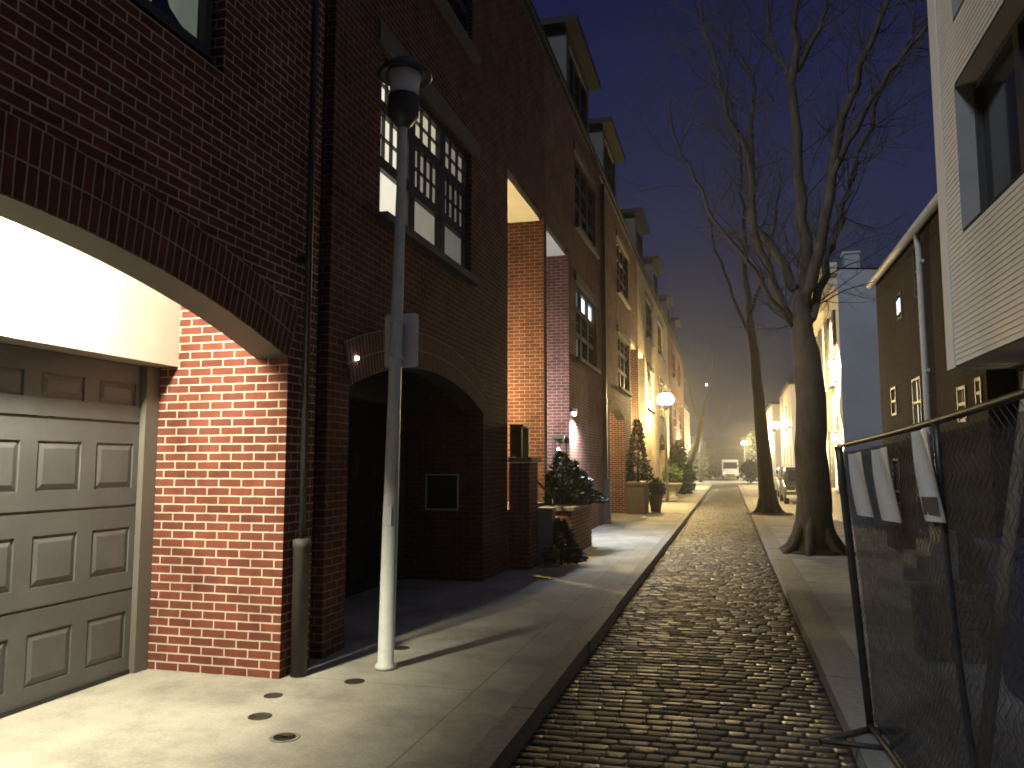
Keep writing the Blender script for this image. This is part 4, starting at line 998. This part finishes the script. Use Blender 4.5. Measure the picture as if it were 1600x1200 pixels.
def notice(label, u0, u1, v0, v1, block=False):
    t = thing('paper_notice', label, 'notice', FP((u0 + u1) / 2, (v0 + v1) / 2), 'white notices tied to the fence')
    m = MB(); nx = 6; ny = 6
    def Q(i, j):
        p = FP(u0 + (u1 - u0) * i / nx, v1); h_ = (v1 - v0) * 1.72 * (1 - j / ny); p.z -= h_; p.x += .10 * h_ - .012; p.x -= .028 + .008 * math.sin(i * .9 + j * .5); return p
    for i in range(nx):
        for j in range(ny): m.face([Q(i, j), Q(i, j + 1), Q(i + 1, j + 1), Q(i + 1, j)], None, True)
    for i in range(nx):
        for j in range(ny):
            f = Vector((.003, 0, 0)); m.face([Q(i, j) + f, Q(i + 1, j) + f, Q(i + 1, j + 1) + f, Q(i, j + 1) + f], None, True)
    m.build('sheet', M_paper, t)
    if block:
        m = MB()
        f = Vector((-.003, 0, 0)); m.face([Q(1, .4) + f, Q(1, 1.6) + f, Q(5, 1.6) + f, Q(5, .4) + f]); m.build('printed_block', M_print, t)
    return t
notice('narrowest white notice, nearest the end post of the fence', .105, .182, .785, .965)
notice('widest plain white notice in the middle of three on the fence', .228, .30, .785, .965)
notice('white notice with a dark printed block near its foot', .385, .432, .80, .985, True)
# things behind the fence
wp = MB(); wp.tube([(.98, 4.0, .0), (1.15, 4.0, 1.1), (1.31, 4.0, 2.02)], .03, 8); tag(wp.build('leaning_pole', M_wood), 'pale wooden pole leaning behind the construction fence', 'pole')
bn = thing('blue_bin', 'dark blue wheeled bin behind the construction fence', 'bin', (2.15, 6.3, -.02))
m = MB(); m.mesh([(1.86, 6.05, .02), (2.4, 6.05, .02), (2.4, 6.6, .02), (1.86, 6.6, .02), (1.78, 5.98, 1.0), (2.48, 5.98, 1.0), (2.48, 6.66, 1.0), (1.78, 6.66, 1.0)], [(0, 3, 2, 1), (0, 1, 5, 4), (1, 2, 6, 5), (2, 3, 7, 6), (3, 0, 4, 7)]); m.build('body', M_blue, bn, bevel=.02)
m = MB(); m.box(1.75, 2.51, 5.95, 6.7, 1.003, 1.06); m.build('lid', M_blue, bn, bevel=.02)
for yy in (6.1, 6.5):
    m = MB(); m.tube([(2.40, yy, .1), (2.46, yy, .1)], .1, 14, False); m.build('wheel', M_rubber, bn)
for i, (px, py, n) in enumerate(((1.75, 7.6, 9), (2.15, 8.6, 7))):
    t = thing('brick_stack', ['tall stack of loose bricks behind the fence', 'lower stack of loose bricks against the siding house'][i], 'brick stack', (px, py, 0), 'brick stacks behind the fence')
    m = MB()
    for k in range(n):
        for a in range(4):
            for c in range(2):
                o = random.uniform(-.012, .012)
                if k == n - 1 and random.random() < .4: continue
                m.box(px - .24 + c * .22 + o, px - .24 + c * .22 + .2 + o, py - .24 + a * .11, py - .24 + a * .11 + .1, .002 + k * .068, .002 + k * .068 + .064)
    m.build('bricks', M_trough, t)

# ------------------------------------------------------------------ night haze
hz = MB(); hz.box(-45, 45, -20, 165, -1.2, 15.5)
M_h = bpy.data.materials.new('night_haze'); M_h.use_nodes = True; nt = M_h.node_tree; nt.nodes.clear()
ou = nt.nodes.new('ShaderNodeOutputMaterial'); pv = nt.nodes.new('ShaderNodeVolumePrincipled'); nt.links.new(pv.outputs[0], ou.inputs['Volume'])
pv.inputs['Color'].default_value = (.92, .93, .95, 1); pv.inputs['Density'].default_value = .0008; pv.inputs['Anisotropy'].default_value = .8
ho = hz.build('haze', M_h); struct(ho, 'stuff')

# ------------------------------------------------------------------ world: dusk sky
w = bpy.data.worlds.new('World'); bpy.context.scene.world = w; w.use_nodes = True; nt = w.node_tree; nt.nodes.clear(); L = nt.links.new
out = nt.nodes.new('ShaderNodeOutputWorld')
sky = nt.nodes.new('ShaderNodeTexSky'); sky.sky_type = 'NISHITA'; sky.sun_disc = False; sky.sun_elevation = R(-5); sky.sun_rotation = R(160)
bg1 = nt.nodes.new('ShaderNodeBackground'); bg1.inputs[1].default_value = .02; L(sky.outputs[0], bg1.inputs[0])
tc = nt.nodes.new('ShaderNodeTexCoord'); sx = nt.nodes.new('ShaderNodeSeparateXYZ'); L(tc.outputs['Generated'], sx.inputs[0])
no = nt.nodes.new('ShaderNodeTexNoise'); no.inputs['Scale'].default_value = 2.4; no.inputs['Detail'].default_value = 6; L(tc.outputs['Generated'], no.inputs['Vector'])
ad = nt.nodes.new('ShaderNodeMath'); ad.operation = 'MULTIPLY_ADD'; ad.inputs[1].default_value = .34; L(no.outputs[0], ad.inputs[0]); L(sx.outputs[2], ad.inputs[2])
rp = nt.nodes.new('ShaderNodeValToRGB'); L(ad.outputs[0], rp.inputs[0]); e = rp.color_ramp.elements
e[0].position = .16; e[0].color = (.013, .015, .024, 1); e[1].position = 1.; e[1].color = (.062, .072, .15, 1)  # top stop: unseen zenith brightened to fill the shaded walls with blue
q = e.new(.74); q.color = (.009, .010, .046, 1)
q = e.new(.32); q.color = (.021, .024, .046, 1); q = e.new(.44); q.color = (.020, .025, .064, 1)
bg2 = nt.nodes.new('ShaderNodeBackground'); bg2.inputs[1].default_value = 1.; L(rp.outputs[0], bg2.inputs[0])
ash = nt.nodes.new('ShaderNodeAddShader'); L(bg1.outputs[0], ash.inputs[0]); L(bg2.outputs[0], ash.inputs[1]); L(ash.outputs[0], out.inputs[0])

# faint cool moonlight from behind, high over the nearest roofs
sd = bpy.data.lights.new('moon', 'SUN'); sd.energy = 1.35; sd.angle = R(10); sd.color = (.80, .88, 1)
so = bpy.data.objects.new('moon', sd); C.objects.link(so); so.rotation_euler = Vector((-.5, -1, .9)).to_track_quat('Z', 'Y').to_euler()
# ------------------------------------------------------------------ camera and view
cd = bpy.data.cameras.new('camera'); cam = bpy.data.objects.new('camera', cd); C.objects.link(cam)
cd.sensor_width = 36; cd.lens = 36 * 1250 / 1600; cd.clip_start = .05; cd.clip_end = 1000
cam.location = (0, 0, 1.6); cam.rotation_euler = (R(90 + 5.71), 0, R(15.06))
sc = bpy.context.scene; sc.camera = cam
sc.view_settings.view_transform = 'Standard'; sc.view_settings.look = 'None'; sc.view_settings.exposure = 0; sc.view_settings.gamma = 1
sc.render.engine = 'CYCLES'
cy = sc.cycles
cy.max_bounces = 5; cy.diffuse_bounces = 3; cy.glossy_bounces = 2; cy.transmission_bounces = 3; cy.transparent_max_bounces = 10; cy.volume_bounces = 0
cy.caustics_reflective = False; cy.caustics_refractive = False; cy.sample_clamp_indirect = 1.2; cy.blur_glossy = 1.0
cy.filter_width = 1.8; cy.use_denoising = True
